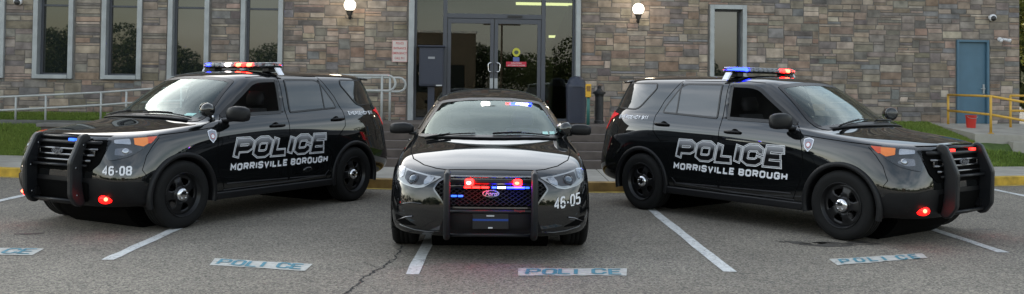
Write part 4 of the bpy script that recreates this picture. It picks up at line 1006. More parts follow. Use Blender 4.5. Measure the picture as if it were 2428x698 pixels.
def suv(name, loc, rz, label, number, mods, group):
    root = empty(name, loc, rz, label, 'police car', group)
    b = Body(SUV, (0, -2.865), .43); b.xmin = -1.6
    WF = [(-.60, 1.175), (-.66, 1.235), (-1.20, 1.585), (-1.33, 1.615), (-1.615, 1.625), (-1.56, 1.20)]
    WFp = rnd_poly(WF, [.02, .03, .1, .06, .03, .03])
    WR = [(-1.70, 1.205), (-1.745, 1.625), (-2.37, 1.63), (-2.58, 1.33), (-2.60, 1.25)]
    WRp = rnd_poly(WR, [.03, .03, .1, .05, .03])
    WQ = [(-2.83, 1.635), (-3.36, 1.64), (-3.60, 1.33), (-3.585, 1.295), (-3.06, 1.275), (-2.80, 1.56)]
    WQp = rnd_poly(WQ, [.03, .05, .05, .03, .1, .05])
    WS = [(-.80, 1.125), (-.595, 1.60), (-.50, 1.622), (-.25, 1.642), (0, 1.648), (.25, 1.642), (.50, 1.622), (.595, 1.60), (.80, 1.125), (.4, 1.165), (0, 1.172), (-.4, 1.165)]
    WSp = rnd_poly(WS, [.04, .03, .02, .02, .02, .02, .02, .03, .04, .02, .02, .02], 2)
    for s in (1, -1): b.cut(inset(WFp, .008), 'y', s)
    b.cut(inset(WSp, .02), 'x', 1)
    body = obj('body_shell', b.bm, paint, root, smooth=True)
    so = body.modifiers.new('t', 'SOLIDIFY'); so.thickness = .004; so.offset = -1
    # glazing and seals
    for s in (1, -1):
        sf = obj('side_window', bmesh.new(), seal, root)
        bm = bmesh.new()
        b.ring('', WFp, inset(WFp, .036), 'y', s, .004, None, None, bm)
        bm.to_mesh(sf.data); bm.free()
        for p in sf.data.polygons: p.use_smooth = True
        gr = b.patch('rear_door_window', inset(WRp, .012), 'y', s, .005, privacy, root)
        bm = bmesh.new(); b.ring('', WRp, inset(WRp, .02), 'y', s, .0065, None, None, bm); b.strokes(bm, [[(-2.40, 1.63), (-2.36, 1.25)]], .022, 0, 'y', s, .008)
        obj('window_seal', bm, seal, gr, smooth=True)
        gq = b.patch('quarter_window', inset(WQp, .012), 'y', s, .005, privacy, root)
        bm = bmesh.new(); b.ring('', WQp, inset(WQp, .018), 'y', s, .0065, None, None, bm); obj('window_seal', bm, seal, gq, smooth=True)
    ws = b.patch('windscreen', inset(WSp, .004), 'x', 1, .004, wind, root)
    bm = bmesh.new(); b.ring('', WSp, inset(WSp, .035), 'x', 1, .006, None, None, bm); obj('windscreen_surround', bm, seal, ws, smooth=True)
    sk = b.patch('inspection_sticker', [(.56, 1.19), (.66, 1.188), (.655, 1.215), (.565, 1.217)], 'x', 1, .007, mat('sticker_teal', (.3, .6, .55), rough=.4), ws)
    rw = b.patch('rear_window', rnd_poly([(-.6, 1.30), (-.5, 1.6), (.5, 1.6), (.6, 1.30)], .05), 'x', -1, .005, privacy, root)
    # panel gaps
    bm = bmesh.new()
    for s in (1, -1):
        b.seam(bm, [(-.52, 1.10), (-.47, .95), (-.45, .8), (-.47, .60), (-.54, .46), (-.58, .36)], 'y', s)
        b.seam(bm, [(-.52, 1.10), (-.60, 1.165)], 'y', s)
        b.seam(bm, [(-1.66, 1.63), (-1.64, 1.4), (-1.625, 1.2), (-1.60, .9), (-1.60, .36)], 'y', s)
        b.seam(bm, [(-2.42, 1.66), (-2.62, 1.40), (-2.70, 1.22), (-2.66, 1.02), (-2.52, .90), (-2.40, .74), (-2.33, .55), (-2.30, .36)], 'y', s)
        b.seam(bm, [(-.58, .36), (-1.2, .352), (-1.8, .352), (-2.30, .36)], 'y', s, .007)
        b.seam(bm, [(-1.20, 1.64), (-1.4, 1.655), (-2.0, 1.66), (-2.40, 1.665)], 'y', s, .006)
        b.seam(bm, [(-.50, 1.075), (-.2, 1.045), (.1, 1.02), (.38, 1.0)], 'y', s, .008)     # bonnet edge
        b.seam(bm, [(.27, .985), (.36, .90), (.44, .80), (.50, .66), (.46, .60)], 'y', s, .006)
        b.seam(bm, [(-3.30, 1.12), (-3.34, .95), (-3.36, .80)], 'y', s, .006)
    b.seam(bm, [(-.60, 1.0), (-.4, 1.0), (0, 1.006), (.4, 1.0), (.60, 1.0)], 'x', 1, .012)
    obj('panel_gap', bm, gap_m, body)
    # raised character lines on the doors, in a grey lighter than the body paint
    for s in (1, -1):
        for P in ([(-.60, .435), (-1.585, .415)], [(-1.62, .415), (-2.28, .40)], [(-.56, .365), (-1.5, .375), (-2.26, .40), (-2.33, .46)]):
            bm = bmesh.new(); b.strokes(bm, [P], .012, 0, 'y', s, .006); obj('door_crease', bm, mat('crease_grey', (.05, .05, .055), rough=.3), body, smooth=True)
    # arch liners, flares, sills
    for wx in (0, -2.865):
        for s in (1, -1):
            bm = bmesh.new(); n = 36; A = []
            for k in range(n+1):
                a = R(-14+208*k/n); row = []
                for rr, yy in ((.395, .55), (.402, .965), (.407, .992), (.417, 1.0), (.448, .999), (.458, .990), (.458, .95)):
                    row.append(bm.verts.new((wx+rr*math.cos(a), s*(yy if abs(wx) > 1 or True else yy), max(.24, .36+rr*math.sin(a)))))
                A.append(row)
            for p, q in zip(A, A[1:]):
                for k in range(6): bm.faces.new((p[k], p[k+1], q[k+1], q[k]))
            obj('wheel_arch', bm, trim, root, smooth=True)
        bm = bmesh.new(); lathe(bm, [(.44, -.56), (.44, .56)], 32, 'y', (wx, 0, .40)); obj('wheel_housing', bm, gap_m, root)
    for s in (1, -1):
        bm = bmesh.new(); prism(bm, [(-.46, .26), (-.44, .345), (-2.42, .345), (-2.40, .26)], s*.94, s*.992); obj('side_sill', bm, trim, root, bevel=.015)
    bm = B((-3.6, .45, -.68, .68, .235, .30)); obj('underbody', bm, gap_m, root)
    # lower front bumper in bare plastic
    bp = b.patch('lower_bumper', rnd_poly([(-.86, .28), (-.88, .53), (-.6, .575), (.6, .575), (.88, .53), (.86, .28)], .03), 'x', 1, .006, trim, root)
    for s in (1, -1): b.patch('bumper_corner', rnd_poly([(.42, .29), (.42, .46), (.50, .535), (.72, .55), (.74, .29)], .02), 'y', s, .009, trim, bp)
    bm = bmesh.new(); b.ring('', rnd_poly([(-.45, .33), (-.5, .53), (.5, .53), (.45, .33)], .04), rnd_poly([(-.42, .35), (-.46, .51), (.46, .51), (.42, .35)], .03), 'x', 1, .015, None, None, bm)
    obj('intake_frame', bm, gap_m, bp)
    b.patch('intake', rnd_poly([(-.44, .34), (-.48, .52), (.48, .52), (.44, .34)], .03), 'x', 1, .010, gap_m, bp)
    # grille
    gp = rnd_poly([(-.66, .96), (-.60, .72), (-.50, .64), (.50, .64), (.60, .72), (.66, .96)], .03)
    gr = b.patch('grille', gp, 'x', 1, .008, gap_m, root)
    for i, (z, w) in enumerate(((.925, .58), (.86, .56), (.80, .53), (.745, .50), (.695, .46))):
        bm = bmesh.new(); pts = [b.cast(y, z, 'x', 1, .022) for y in np.linspace(-w, w, 13)]
        tube(bm, pts, .014 if i else .02, 8); obj('grille_bar', bm, dchrome if i in (1, 2, 3) else trim, gr, smooth=True)
    for s in (-1, 1):
        for yy in (.36, .50):
            bm = bmesh.new(); p = b.cast(s*yy, .82, 'x', 1, .02); box(bm, p.x-.02, p.x+.006, p.y-.04, p.y+.04, p.z-.03, p.z+.03); obj('grille_block', bm, dchrome, gr, bevel=.006)
    tb = font_mesh('INTERCEPTOR', .032, .0012); bmesh.ops.scale(tb, vec=(1.25, 1, 1), verts=tb.verts); bmesh.ops.translate(tb, vec=(.0, .968, 0), verts=tb.verts)
    for v in tb.verts: v.co.x += .30
    b.lay(tb, 'x', 1, .012); obj('bonnet_lettering', tb, vin_gray, gr)
    oval_badge(gr, b.cast(0, .84, 'x', 1, .04).x, 0, .84, .085, vinyl=vin_gray)
    # headlamps
    for s in (1, -1):
        HP = [(.27, 1.00), (.40, .992), (.54, .98), (.66, .965), (.715, .80), (.715, .755), (.68, .765), (.58, .80), (.47, .865), (.38, .93)]
        hl = b.patch('headlight', rnd_poly(HP, .012, 2), 'y', s, .006, tint_m, root)
        b.patch('indicator', rnd_poly([(.30, .99), (.505, .977), (.52, .915), (.45, .895), (.39, .93)], .008, 2), 'y', s, .010, amber, hl)
        b.patch('side_marker', rnd_poly([(.29, .992), (.385, .986), (.40, .925), (.375, .925)], .006, 2), 'y', s, .0115, marker, hl)
        b.patch('reflector', rnd_poly([(.535, .972), (.635, .96), (.645, .925), (.545, .915)], .01, 2), 'y', s, .012, refl_m, hl)
        bm = bmesh.new(); p = b.cast(.60, .85, 'y', s, .0); nn = (b.cast(.60, .85, 'y', s, 1.0)-p).normalized(); a = nn.orthogonal().normalized(); c = nn.cross(a)
        lump(bm, [(p, .034, .034, a, c), (p+nn*.014, .034, .034, a, c), (p+nn*.022, .02, .02, a, c)], 20, 2); obj('projector_lens', bm, refl_m, hl, smooth=True)
        b.patch('reflector', rnd_poly([(.55, .84), (.58, .885), (.655, .875), (.675, .81), (.62, .805)], .01, 2), 'y', s, .009, dchrome, hl)
        b.patch('headlight_cover', rnd_poly(HP, .012, 2), 'y', s, .028, lens, hl)
        # red lamp in the lower bumper
        bm = bmesh.new(); p = b.cast(s*.67, .365, 'x', 1, .0); nn = Vector((.85, s*.5, 0)).normalized(); c = Vector((0, 0, 1)); a = nn.cross(c)
        lump(bm, [(p-nn*.02, .072, .046, a, c), (p+nn*.012, .072, .046, a, c), (p+nn*.024, .055, .034, a, c)], 24, 2); fl = obj('fog_lamp', bm, mat('red_lit_lens', (.6, .01, .01), emit=(1, .004, .003), es=2.4, rough=.15), root, smooth=True)
        bm = bmesh.new(); ball(bm, p+nn*.024-a*.01+Vector((0, 0, .002)), .021, 2); obj('lamp_core', bm, led_redhot, fl, smooth=True)
        # tail lamp
        tl = b.patch('tail_light', rnd_poly([(-3.40, 1.215), (-3.80, 1.265), (-3.82, 1.0), (-3.70, 1.0), (-3.60, 1.13)], .02, 2), 'y', s, .008, tail_red, root)
        # unit number on the bumper
        if number and s > 0:
          nbs = block_text(number, -.065, .612, .275, .092, .016, gap=.36)
          bm = bmesh.new(); b.strokes(bm, nbs, .0165, 0, 'q', 1, .008)
          obj('unit_number', bm, vinyl, body)
        # door lettering
        fl_ = 1 if s < 0 else -1     # local text direction: seen from the right side, text runs towards +x
        def place(lst, xc): return [[q if q == 'c' else (xc+fl_*q[0], q[1]) for q in st] for st in lst]
        big = block_text('POLICE', -.785, .705, 1.57, .225, .062, gap=.13, shear=.26)
        rise = lambda lst: [[q if q == 'c' else (q[0], q[1]+0.0) for q in st] for st in lst]
        xc = -1.475
        for nm, wd, ex, off, ma in (('lettering_outline', .100, .050, .004, vinyl), ('lettering_gap', .083, .0415, .0048, vin_dark), ('lettering_edge', .070, .035, .0056, vinyl), ('lettering_fill', .056, .028, .0064, None)):
            bm = bmesh.new(); b.strokes(bm, place(big, xc), wd, ex-.0275 if ex > .0275 else ex-.0275, 'y', s, off)
            if ma is None: ma = M['lettering_fade']
            obj(nm, bm, ma, body)
        small = block_text('MORRISVILLE BOROUGH', -.83, .565, 1.66, .085, .024, gap=.22, shear=.12)
        bm = bmesh.new(); b.strokes(bm, place(small, xc), .021, 0, 'y', s, .004); obj('town_lettering', bm, vinyl, body)
        em = block_text('EMERGENCY 911', -.29, 1.160, .56, .048, .012, gap=.2)
        bm = bmesh.new(); b.strokes(bm, place(em, -3.08), .0105, 0, 'y', s, .004); obj('emergency_lettering', bm, vinyl, body)
        # shield on the front wing
        sh = [(-.318, 1.04), (-.35, 1.052), (-.39, 1.06), (-.43, 1.052), (-.462, 1.04), (-.46, .985), (-.445, .935), (-.39, .885), (-.335, .935), (-.32, .985)]
        sh = [(-.39+(x_+.39)*.82, .975+(z_-.975)*.86) for x_, z_ in sh]
        bd = b.patch('shield_badge', sh, 'y', s, .004, strip_m, body)
        b.patch('shield_field', inset(sh, .010), 'y', s, .005, mat('badge_grey_blue', (.32, .34, .42), rough=.4), bd)
        c8 = [(-.39+.032*math.cos(R(k*30)), .972+.032*math.sin(R(k*30))) for k in range(12)]
        b.patch('shield_seal', c8, 'y', s, .006, mat('badge_red', (.45, .08, .07), rough=.4), bd)
        b.patch('shield_centre', [(-.39+(p[0]+.39)*.72, .972+(p[1]-.972)*.72) for p in c8], 'y', s, .007, strip_m, bd)
        # handles
        for hx, hz in ((-1.41, 1.065), (-2.53, 1.115)):
            p = b.cast(hx, hz, 'y', s, 0)
            bm = bmesh.new(); lump(bm, [((hx+.03, p.y-s*.004, hz), .05, .038, (1, 0, 0), (0, 0, 1)), ((hx+.03, p.y+s*.004, hz), .05, .038, (1, 0, 0), (0, 0, 1))], 20, 2)
            hc = obj('handle_cup', bm, gap_m, root)
            bm = bmesh.new(); tube(bm, [(hx-.11, p.y+s*.008, hz-.004), (hx-.09, p.y+s*.03, hz), (hx, p.y+s*.042, hz+.004), (hx+.09, p.y+s*.03, hz), (hx+.11, p.y+s*.008, hz-.004)], .016, 10)
            obj('door_handle', bm, trim, hc, smooth=True)
        if s == (1 if number else -1): mirror_part(root, -.66, s*.93, 1.215, s, hh=.09)
        wheel('wheel', root, 0, s*.865, s); wheel('wheel', root, -2.865, s*.865, s)
        # wipers
    for (a, c_) in (((-.20, .05), (-.30, .70)), ((-.22, -.62), (-.26, .02))):
        bm = bmesh.new(); P = []
        for t in np.linspace(0, 1, 9):
            x = a[0]+(c_[0]-a[0])*t; y = a[1]+(c_[1]-a[1])*t
            P.append(b.cast(x-.03, y, 'z', 1, .02))
        tube(bm, P, .007, 6); P2 = [p+Vector((.02, 0, .012)) for p in P[:6]]; tube(bm, P2, .009, 6); obj('wiper', bm, trim, root, smooth=True)
    # cowl
    bm = bmesh.new(); lump(bm, [(b.cast(-.17-.13*abs(y/.7)**2, y, 'z', 1, .0), .05, .012, (1, 0, 0), (0, 0, 1)) for y in np.linspace(-.70, .70, 11)], 12, 3); obj('cowl_panel', bm, trim, root, smooth=True)
    # spoiler
    bm = bmesh.new(); lump(bm, [((-3.53+ .05*(abs(y)/.6)**2, y, 1.672-.02*(abs(y)/.6)**2), .11, .016, (1, 0, .10), (0, 0, 1)) for y in (-.60, -.56, -.3, 0, .3, .56, .60)], 16, 3); obj('roof_spoiler', bm, paint, root, smooth=True)
    # push bar
    pb = bpy.data.objects.new('push_bar', None); COL.objects.link(pb); pb.parent = root
    for s in (1, -1):
        bm = bmesh.new(); prism(bm, rnd_poly([(.755, .31), (.80, .275), (.86, .29), (.93, .39), (.94, .74), (.82, 1.01), (.75, 1.03), (.71, .99), (.79, .83), (.80, .72), (.79, .45)], .035, 4), s*.375-.036, s*.375+.036); up = obj('push_bar_upright', bm, barrub, pb, bevel=.018, segs=3)
        for xx, zz in ((.86, .40), (.88, .68), (.80, .91)):
            bm = bmesh.new(); ball(bm, (xx, s*.375+.037, zz), (.011, .006, .011), 1); obj('bolt', bm, dchrome, up)
    for xx, zz, rr in ((.76, .985, .016), (.86, .70, .014), (.84, .335, .016)):
        bm = bmesh.new(); tube(bm, [(xx, -.36, zz), (xx, .36, zz)], rr, 12); obj('push_bar_tube', bm, barrub, pb, smooth=True)
    for s in (1, -1):
        bm = bmesh.new(); box(bm, .60, .83, s*.33-.02, s*.33+.02, .36, .44); obj('push_bar_bracket', bm, trim, pb)
    for y, ma in (((.20, led_blue2),) if number else ((-.20, M['dim_red_led']), (.24, M['dim_red_led']))):
        bm = bmesh.new(); box(bm, .765, .795, y-.05, y+.05, .945, .972); obj('warning_light', bm, ma, pb, bevel=.004)
    spotlight(root, (-.50, .83, 1.17), (-.335, .93, 1.27) if number else (-.53, .93, 1.285), (-.5, -.9, .1) if number else (.9, -.75, .0), r=.078)
    lightbar(root, -1.73, 1.805, .635, mods, 1.715)
    cabin(root, -.55, -3.4, .80, 1.66, ((-1.25, .4), (-1.25, -.4)), 1.17)
    bm = bmesh.new(); box(bm, -1.95, -1.93, -.68, .68, .5, 1.58); obj('dark_slab', bm, inter, root)  # cabin partition behind the front seats
    bm = bmesh.new(); box(bm, -3.5, -1.96, -.68, .68, .5, 1.12); obj('rear_seat', bm, inter, root)
    return root

# lettering that fades from silver at the top to black below (printed on the vinyl)
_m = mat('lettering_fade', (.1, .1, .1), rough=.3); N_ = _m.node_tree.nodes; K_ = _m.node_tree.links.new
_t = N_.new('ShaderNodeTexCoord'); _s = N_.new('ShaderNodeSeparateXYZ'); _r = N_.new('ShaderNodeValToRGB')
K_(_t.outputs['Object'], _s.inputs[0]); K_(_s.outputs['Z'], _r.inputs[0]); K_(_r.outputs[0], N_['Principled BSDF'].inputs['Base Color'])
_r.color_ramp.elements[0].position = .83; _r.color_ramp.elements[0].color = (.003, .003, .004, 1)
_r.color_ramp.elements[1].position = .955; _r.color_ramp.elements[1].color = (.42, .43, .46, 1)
mat('dim_red_led', (.5, .02, .02), emit=(1, .03, .02), es=1.4, rough=.2)

G_CARS = 'black police cars with flashing lights'
suv('patrol_suv', (-4.357, 10.206, 0), R(-119.22), 'black police SUV with unit number 46-08 facing left on the left of the sedan', '46-08', 'bdddwdrRrdd.', G_CARS)
suv('patrol_suv', (4.207, 10.044, 0), R(-52.26), 'black police SUV facing right, red bucket and blue door behind its bonnet', '', 'bbdddddddRrd', G_CARS)
# ------------------------------------------------------------------ the patrol sedan
Xt = [.93, .915, .85, .69, .45, .0, -.5, -1.05, -1.7, -2.35, -2.87, -3.35, -3.8, -4.05, -4.12, -4.14]
SED = [
 ring_([-.30]*4+[-.1]+[0]*6+[.05, .15, .2, .2, .2], [0, .28, .45, .58, .66, .70, .70, .70, .70, .70, .70, .70, .64, .5, .25, 0], .24, Xt),
 ring_([-.10]*4+[-.04]+[0]*6+[.03, .08, .1, .1, .1], [0, .36, .60, .76, .84, .87, .87, .87, .87, .87, .87, .86, .78, .6, .3, 0], .195, Xt),
 ring_(.0, [0, .40, .68, .86, .925, .945, .945, .945, .945, .945, .945, .94, .86, .66, .33, 0], .22, Xt),
 ring_(.02, [0, .42, .71, .89, .95, .965, .96, .955, .955, .96, .97, .95, .88, .68, .34, 0], .33, Xt),
 ring_(.02, [0, .42, .71, .885, .95, .97, .96, .955, .955, .96, .97, .95, .88, .68, .34, 0], .48, Xt),
 ring_(.005, [0, .42, .70, .875, .94, .97, .965, .96, .96, .965, .97, .95, .87, .66, .33, 0], [.62]*4+[.64, .66, .66, .66, .67, .68, .69, .70, .7, .7, .7, .7], Xt),
 ring_(-.02, [0, .42, .69, .86, .925, .955, .955, .955, .955, .96, .965, .94, .86, .65, .33, 0], [.70]*4+[.73, .78, .80, .80, .81, .82, .83, .84, .85, .85, .85, .85], Xt),
 ring_(0, [0, .41, .67, .84, .90, .925, .925, .925, .925, .93, .935, .91, .83, .62, .31, 0], [.765, .76, .76, .78, .82, .875, .90, .91, .92, .93, .94, .95, .96, .97, .97, .97],
       [.86, .84, .76, .62, .42, .0, -.5, -1.05, -1.7, -2.35, -2.87, -3.33, -3.78, -4.03, -4.10, -4.12]),
 ring_(0, [0, .39, .645, .80, .865, .885, .895, .90, .90, .905, .905, .87, .79, .59, .30, 0], [.82, .82, .82, .845, .875, .92, .95, .965, .97, .98, .99, 1.01, 1.03, 1.04, 1.04, 1.04],
       [.78, .75, .66, .53, .36, -.05, -.52, -1.06, -1.7, -2.35, -2.87, -3.30, -3.70, -3.93, -4.0, -4.02]),
 ring_(0, [0, .36, .585, .755, .825, .85, .865, .87, .875, .875, .86, .82, .74, .57, .29, 0], [.95, .95, .942, .942, .942, .96, .985, 1.01, 1.02, 1.03, 1.04, 1.055, 1.07, 1.075, 1.08, 1.08],
       [.33, .30, .24, .15, .04, -.20, -.58, -1.08, -1.7, -2.33, -2.82, -3.15, -3.42, -3.6, -3.68, -3.70]),
 ring_(0, [0, .34, .56, .71, .78, .82, .84, .85, .855, .855, .83, .78, .70, .54, .28, 0], [1.02, 1.018, 1.008, 1.0, .998, 1.0, 1.025, 1.055, 1.065, 1.075, 1.08, 1.09, 1.095, 1.10, 1.10, 1.10],
       [-.10, -.13, -.22, -.33, -.40, -.55, -.78, -1.12, -1.7, -2.3, -2.75, -3.0, -3.2, -3.33, -3.38, -3.40]),
 ring_(0, [0, .31, .50, .62, .675, .705, .73, .745, .75, .745, .725, .68, .61, .48, .25, 0], [1.25, 1.25, 1.248, 1.24, 1.235, 1.23, 1.235, 1.24, 1.245, 1.25, 1.25, 1.26, 1.27, 1.28, 1.28, 1.28],
       [-.70, -.72, -.78, -.85, -.90, -.99, -1.14, -1.38, -1.78, -2.25, -2.62, -2.83, -2.97, -3.07, -3.12, -3.13]),
 ring_(0, [0, .28, .45, .545, .585, .61, .63, .64, .642, .64, .625, .59, .53, .42, .22, 0], [1.42, 1.418, 1.41, 1.40, 1.395, 1.395, 1.40, 1.405, 1.41, 1.41, 1.41, 1.42, 1.42, 1.43, 1.44, 1.44],
       [-1.33, -1.345, -1.375, -1.41, -1.44, -1.50, -1.6, -1.75, -1.98, -2.25, -2.46, -2.58, -2.67, -2.74, -2.78, -2.79]),
 ring_(0, [0, .26, .42, .50, .53, .55, .56, .565, .567, .565, .555, .53, .48, .38, .2, 0], [1.468, 1.466, 1.463, 1.458, 1.455, 1.455, 1.458, 1.46, 1.465, 1.465, 1.465, 1.47, 1.47, 1.475, 1.48, 1.48],
       [-1.56, -1.57, -1.59, -1.62, -1.64, -1.68, -1.75, -1.84, -2.0, -2.24, -2.42, -2.52, -2.6, -2.66, -2.7, -2.71]),
 ring_(0, [0, .20, .32, .38, .40, .41, .42, .42, .42, .42, .415, .40, .36, .28, .15, 0], [1.512]*16,
       [-1.82, -1.825, -1.83, -1.85, -1.86, -1.88, -1.90, -1.95, -2.03, -2.22, -2.36, -2.44, -2.5, -2.55, -2.58, -2.59]),
 ring_(0, [0, .07, .11, .13, .14, .14, .15, .15, .15, .15, .15, .14, .13, .1, .05, 0], [1.540]*16,
       [-2.0, -2.0, -2.01, -2.02, -2.03, -2.04, -2.05, -2.07, -2.08, -2.2, -2.3, -2.35, -2.4, -2.43, -2.45, -2.46]),
]
for _r in SED:
    for _i, _p in enumerate(_r): _r[_i] = (_p[0], _p[1]*.985, _p[2])
wind2 = glass('sedan_windscreen_glass', (.75, .82, .80), refl=.62, ior=1.45, gcol=(.86, 1, .97))
def sedan(name, loc, rz, label, group):
    root = empty(name, loc, rz, label, 'police car', group)
    b = Body(SED, (0, -2.868), .40, nu=9, nv=8); b.xmin = -1.75
    WS = [(-.775, 1.03), (-.57, 1.385), (-.48, 1.402), (-.25, 1.425), (0, 1.43), (.25, 1.425), (.48, 1.402), (.57, 1.385), (.775, 1.03), (.4, 1.035), (0, 1.037), (-.4, 1.035)]
    WSp = rnd_poly(WS, [.05, .03, .02, .02, .02, .02, .02, .03, .05, .02, .02, .02], 3)
    WF = rnd_poly([(-.55, 1.05), (-.68, 1.12), (-1.30, 1.375), (-1.72, 1.39), (-1.68, 1.075)], [.03, .03, .08, .03, .03])
    WR = rnd_poly([(-1.78, 1.08), (-1.82, 1.39), (-2.3, 1.37), (-2.75, 1.17), (-2.72, 1.10)], [.03, .03, .08, .04, .03])
    b.cut(inset(WSp, .02), 'x', 1)
    for s in (1, -1): b.cut(inset(WF, .018), 'y', s)
    body = obj('body_shell', b.bm, paint, root, smooth=True)
    so = body.modifiers.new('t', 'SOLIDIFY'); so.thickness = .004; so.offset = -1
    ws = b.patch('windscreen', inset(WSp, .004), 'x', 1, .004, wind2, root)
    bm = bmesh.new(); b.ring('', WSp, inset(WSp, .026), 'x', 1, .006, None, None, bm); obj('windscreen_surround', bm, seal, ws, smooth=True)
    st = mat('sticker_teal', (.3, .6, .55), rough=.4)
    for y in (.565, .64): b.patch('inspection_sticker', [(y-.03, 1.065), (y+.03, 1.065), (y+.027, 1.09), (y-.027, 1.09)], 'x', 1, .007, st, ws)
    for s in (1, -1):
        g = b.patch('front_door_window', inset(WF, .01), 'y', s, .005, lens, root)
        bm = bmesh.new(); b.ring('', WF, inset(WF, .03), 'y', s, .006, None, None, bm); obj('window_seal', bm, seal, g, smooth=True)
        g = b.patch('rear_door_window', inset(WR, .01), 'y', s, .005, privacy, root)
        bm = bmesh.new(); b.ring('', WR, inset(WR, .02), 'y', s, .006, None, None, bm); obj('window_seal', bm, seal, g, smooth=True)
    b.patch('rear_window', rnd_poly([(-.66, 1.13), (-.5, 1.39), (.5, 1.39), (.66, 1.13)], .05), 'x', -1, .005, privacy, root)
    # panel gaps and bonnet edges
    bm = bmesh.new()
    for s in (1, -1):
        b.seam(bm, [(.20, s*.775), (-.05, s*.79), (-.30, s*.80), (-.44, s*.79)], 'z', 1, .010, .002)
        b.seam(bm, [(.20, s*.775), (.44, s*.73), (.62, s*.62), (.72, s*.50), (.765, s*.40)], 'z', 1, .010, .002)
        b.seam(bm, [(-.50, 1.02), (-.48, .8), (-.50, .5), (-.56, .25)], 'y', s)
        b.seam(bm, [(-1.72, 1.4), (-1.70, .8), (-1.68, .25)], 'y', s)
        b.seam(bm, [(s*.87, .66), (s*.90, .60), (s*.91, .40)], 'x', 1, .007)
        b.seam(bm, [(-1.47, s*.60), (-1.8, s*.625), (-2.3, s*.61), (-2.6, s*.56)], 'z', 1, .014, .002)
    b.seam(bm, [(.765, -.40), (.785, -.2), (.79, 0), (.785, .2), (.765, .40)], 'z', 1, .012, .002)
    obj('panel_gap', bm, gap_m, body)
    for wx in (0, -2.868):
        bm = bmesh.new(); lathe(bm, [(.40, -.56), (.40, .56)], 32, 'y', (wx, 0, .38)); obj('wheel_housing', bm, gap_m, root)
        for s in (1, -1):
            bm = bmesh.new(); n = 30; A = []
            for k in range(n+1):
                a = R(-24+228*k/n)
                A.append([bm.verts.new((wx+rr*math.cos(a), s*yy, max(.2, .36+rr*math.sin(a)))) for rr, yy in ((.375, .56), (.385, .92), (.392, .94), (.405, .942), (.43, .93))])
            for p, q in zip(A, A[1:]):
                for k in range(4): bm.faces.new((p[k], p[k+1], q[k+1], q[k]))
            obj('wheel_arch', bm, paint, root, smooth=True)
            wheel('wheel', root, wx, s*.825, s)
    for s in (1, -1):
        bm = bmesh.new(); prism(bm, [(-.46, .19), (-.44, .26), (-2.42, .26), (-2.40, .19)], s*.90, s*.965); obj('side_sill', bm, trim, root, bevel=.015)
    bm = B((-3.7, .45, -.68, .68, .19, .26)); obj('underbody', bm, gap_m, root)
    # grille and lower fascia
    gp = rnd_poly([(-.385, .745), (-.475, .70), (-.52, .635), (-.455, .55), (-.40, .47), (.40, .47), (.455, .55), (.52, .635), (.475, .70), (.385, .745)], .02, 2)
    gr = b.patch('grille', gp, 'x', 1, .006, gap_m, root)
    bm = bmesh.new(); b.ring('', gp, inset(gp, .014), 'x', 1, .014, None, None, bm); obj('grille_frame', bm, dchrome, gr, smooth=True)
    bm = bmesh.new(); ip = inset(gp, .016)
    for k in range(-22, 23):
        for sg in (1, -1):
            P = []
            for t in np.linspace(0, 1, 25):
                z = .47+.28*t; y = k*.055+sg*(z-.6)*1.6
                if inside((y, z), ip): P.append(b.cast(y, z, 'x', 1, .013))
            if len(P) > 1: tube(bm, P, .0036, 5)
    obj('grille_mesh', bm, rimm, gr, smooth=True)
    bm = bmesh.new(); tube(bm, [b.cast(y, .735, 'x', 1, .012) for y in np.linspace(-.39, .39, 11)], .012, 8); obj('grille_bar', bm, dchrome, gr, smooth=True)
    oval_badge(gr, b.cast(0, .606, 'x', 1, .04).x, 0, .606, .075, vinyl=mat('badge_grey', (.38, .40, .42), rough=.3))
    b.patch('lower_intake', rnd_poly([(-.40, .43), (-.46, .27), (-.40, .235), (.40, .235), (.46, .27), (.40, .43)], .03), 'x', 1, .006, trim, root)
    for s in (1, -1):
        # headlamps
        HP = [(s*.44, .735), (s*.56, .748), (s*.70, .772), (s*.81, .800), (s*.862, .792), (s*.872, .74), (s*.85, .69), (s*.78, .655), (s*.67, .635), (s*.60, .645), (s*.53, .685)]
        hl = b.patch('headlight', rnd_poly(HP, .012, 2), 'x', 1, .006, mat('lamp_silver', (.50, .50, .49), rough=.3, metal=.85), root)
        bm = bmesh.new(); p = b.cast(s*.70, .708, 'x', 1, .0); nn = (b.cast(s*.70, .708, 'x', 1, 1.0)-p).normalized(); a = nn.orthogonal().normalized(); c = nn.cross(a)
        lump(bm, [(p, .056, .056, a, c), (p+nn*.022, .052, .052, a, c), (p+nn*.014, .044, .044, a, c)], 24, 2); lr = obj('lamp_ring', bm, dchrome, hl, smooth=False)
        bm = bmesh.new(); lump(bm, [(p, .038, .038, a, c), (p+nn*.022, .036, .036, a, c), (p+nn*.032, .02, .02, a, c)], 24, 2); obj('projector_lens', bm, mat('projector_blue', (.10, .13, .17), rough=.12, coat=1, metal=.4), hl, smooth=True)
        b.patch('lamp_bezel', rnd_poly([(s*.49, .722), (s*.60, .742), (s*.765, .775), (s*.785, .71), (s*.74, .668), (s*.64, .66), (s*.56, .685)], .012, 2), 'x', 1, .008, mat('lamp_bezel_dark', (.10, .10, .105), rough=.3, metal=.5), hl)
        b.patch('reflector', rnd_poly([(s*.50, .735), (s*.56, .742), (s*.60, .70), (s*.60, .665), (s*.53, .69)], .01, 2), 'x', 1, .010, refl_m, hl)
        b.patch('reflector', rnd_poly([(s*.785, .80), (s*.85, .80), (s*.855, .76), (s*.83, .70), (s*.79, .73)], .01, 2), 'x', 1, .010, refl_m, hl)
        b.patch('indicator', rnd_poly([(s*.62, .657), (s*.68, .648), (s*.77, .668), (s*.83, .70), (s*.82, .715), (s*.75, .675), (s*.66, .655)], .004, 2), 'x', 1, .012, led_off, hl)
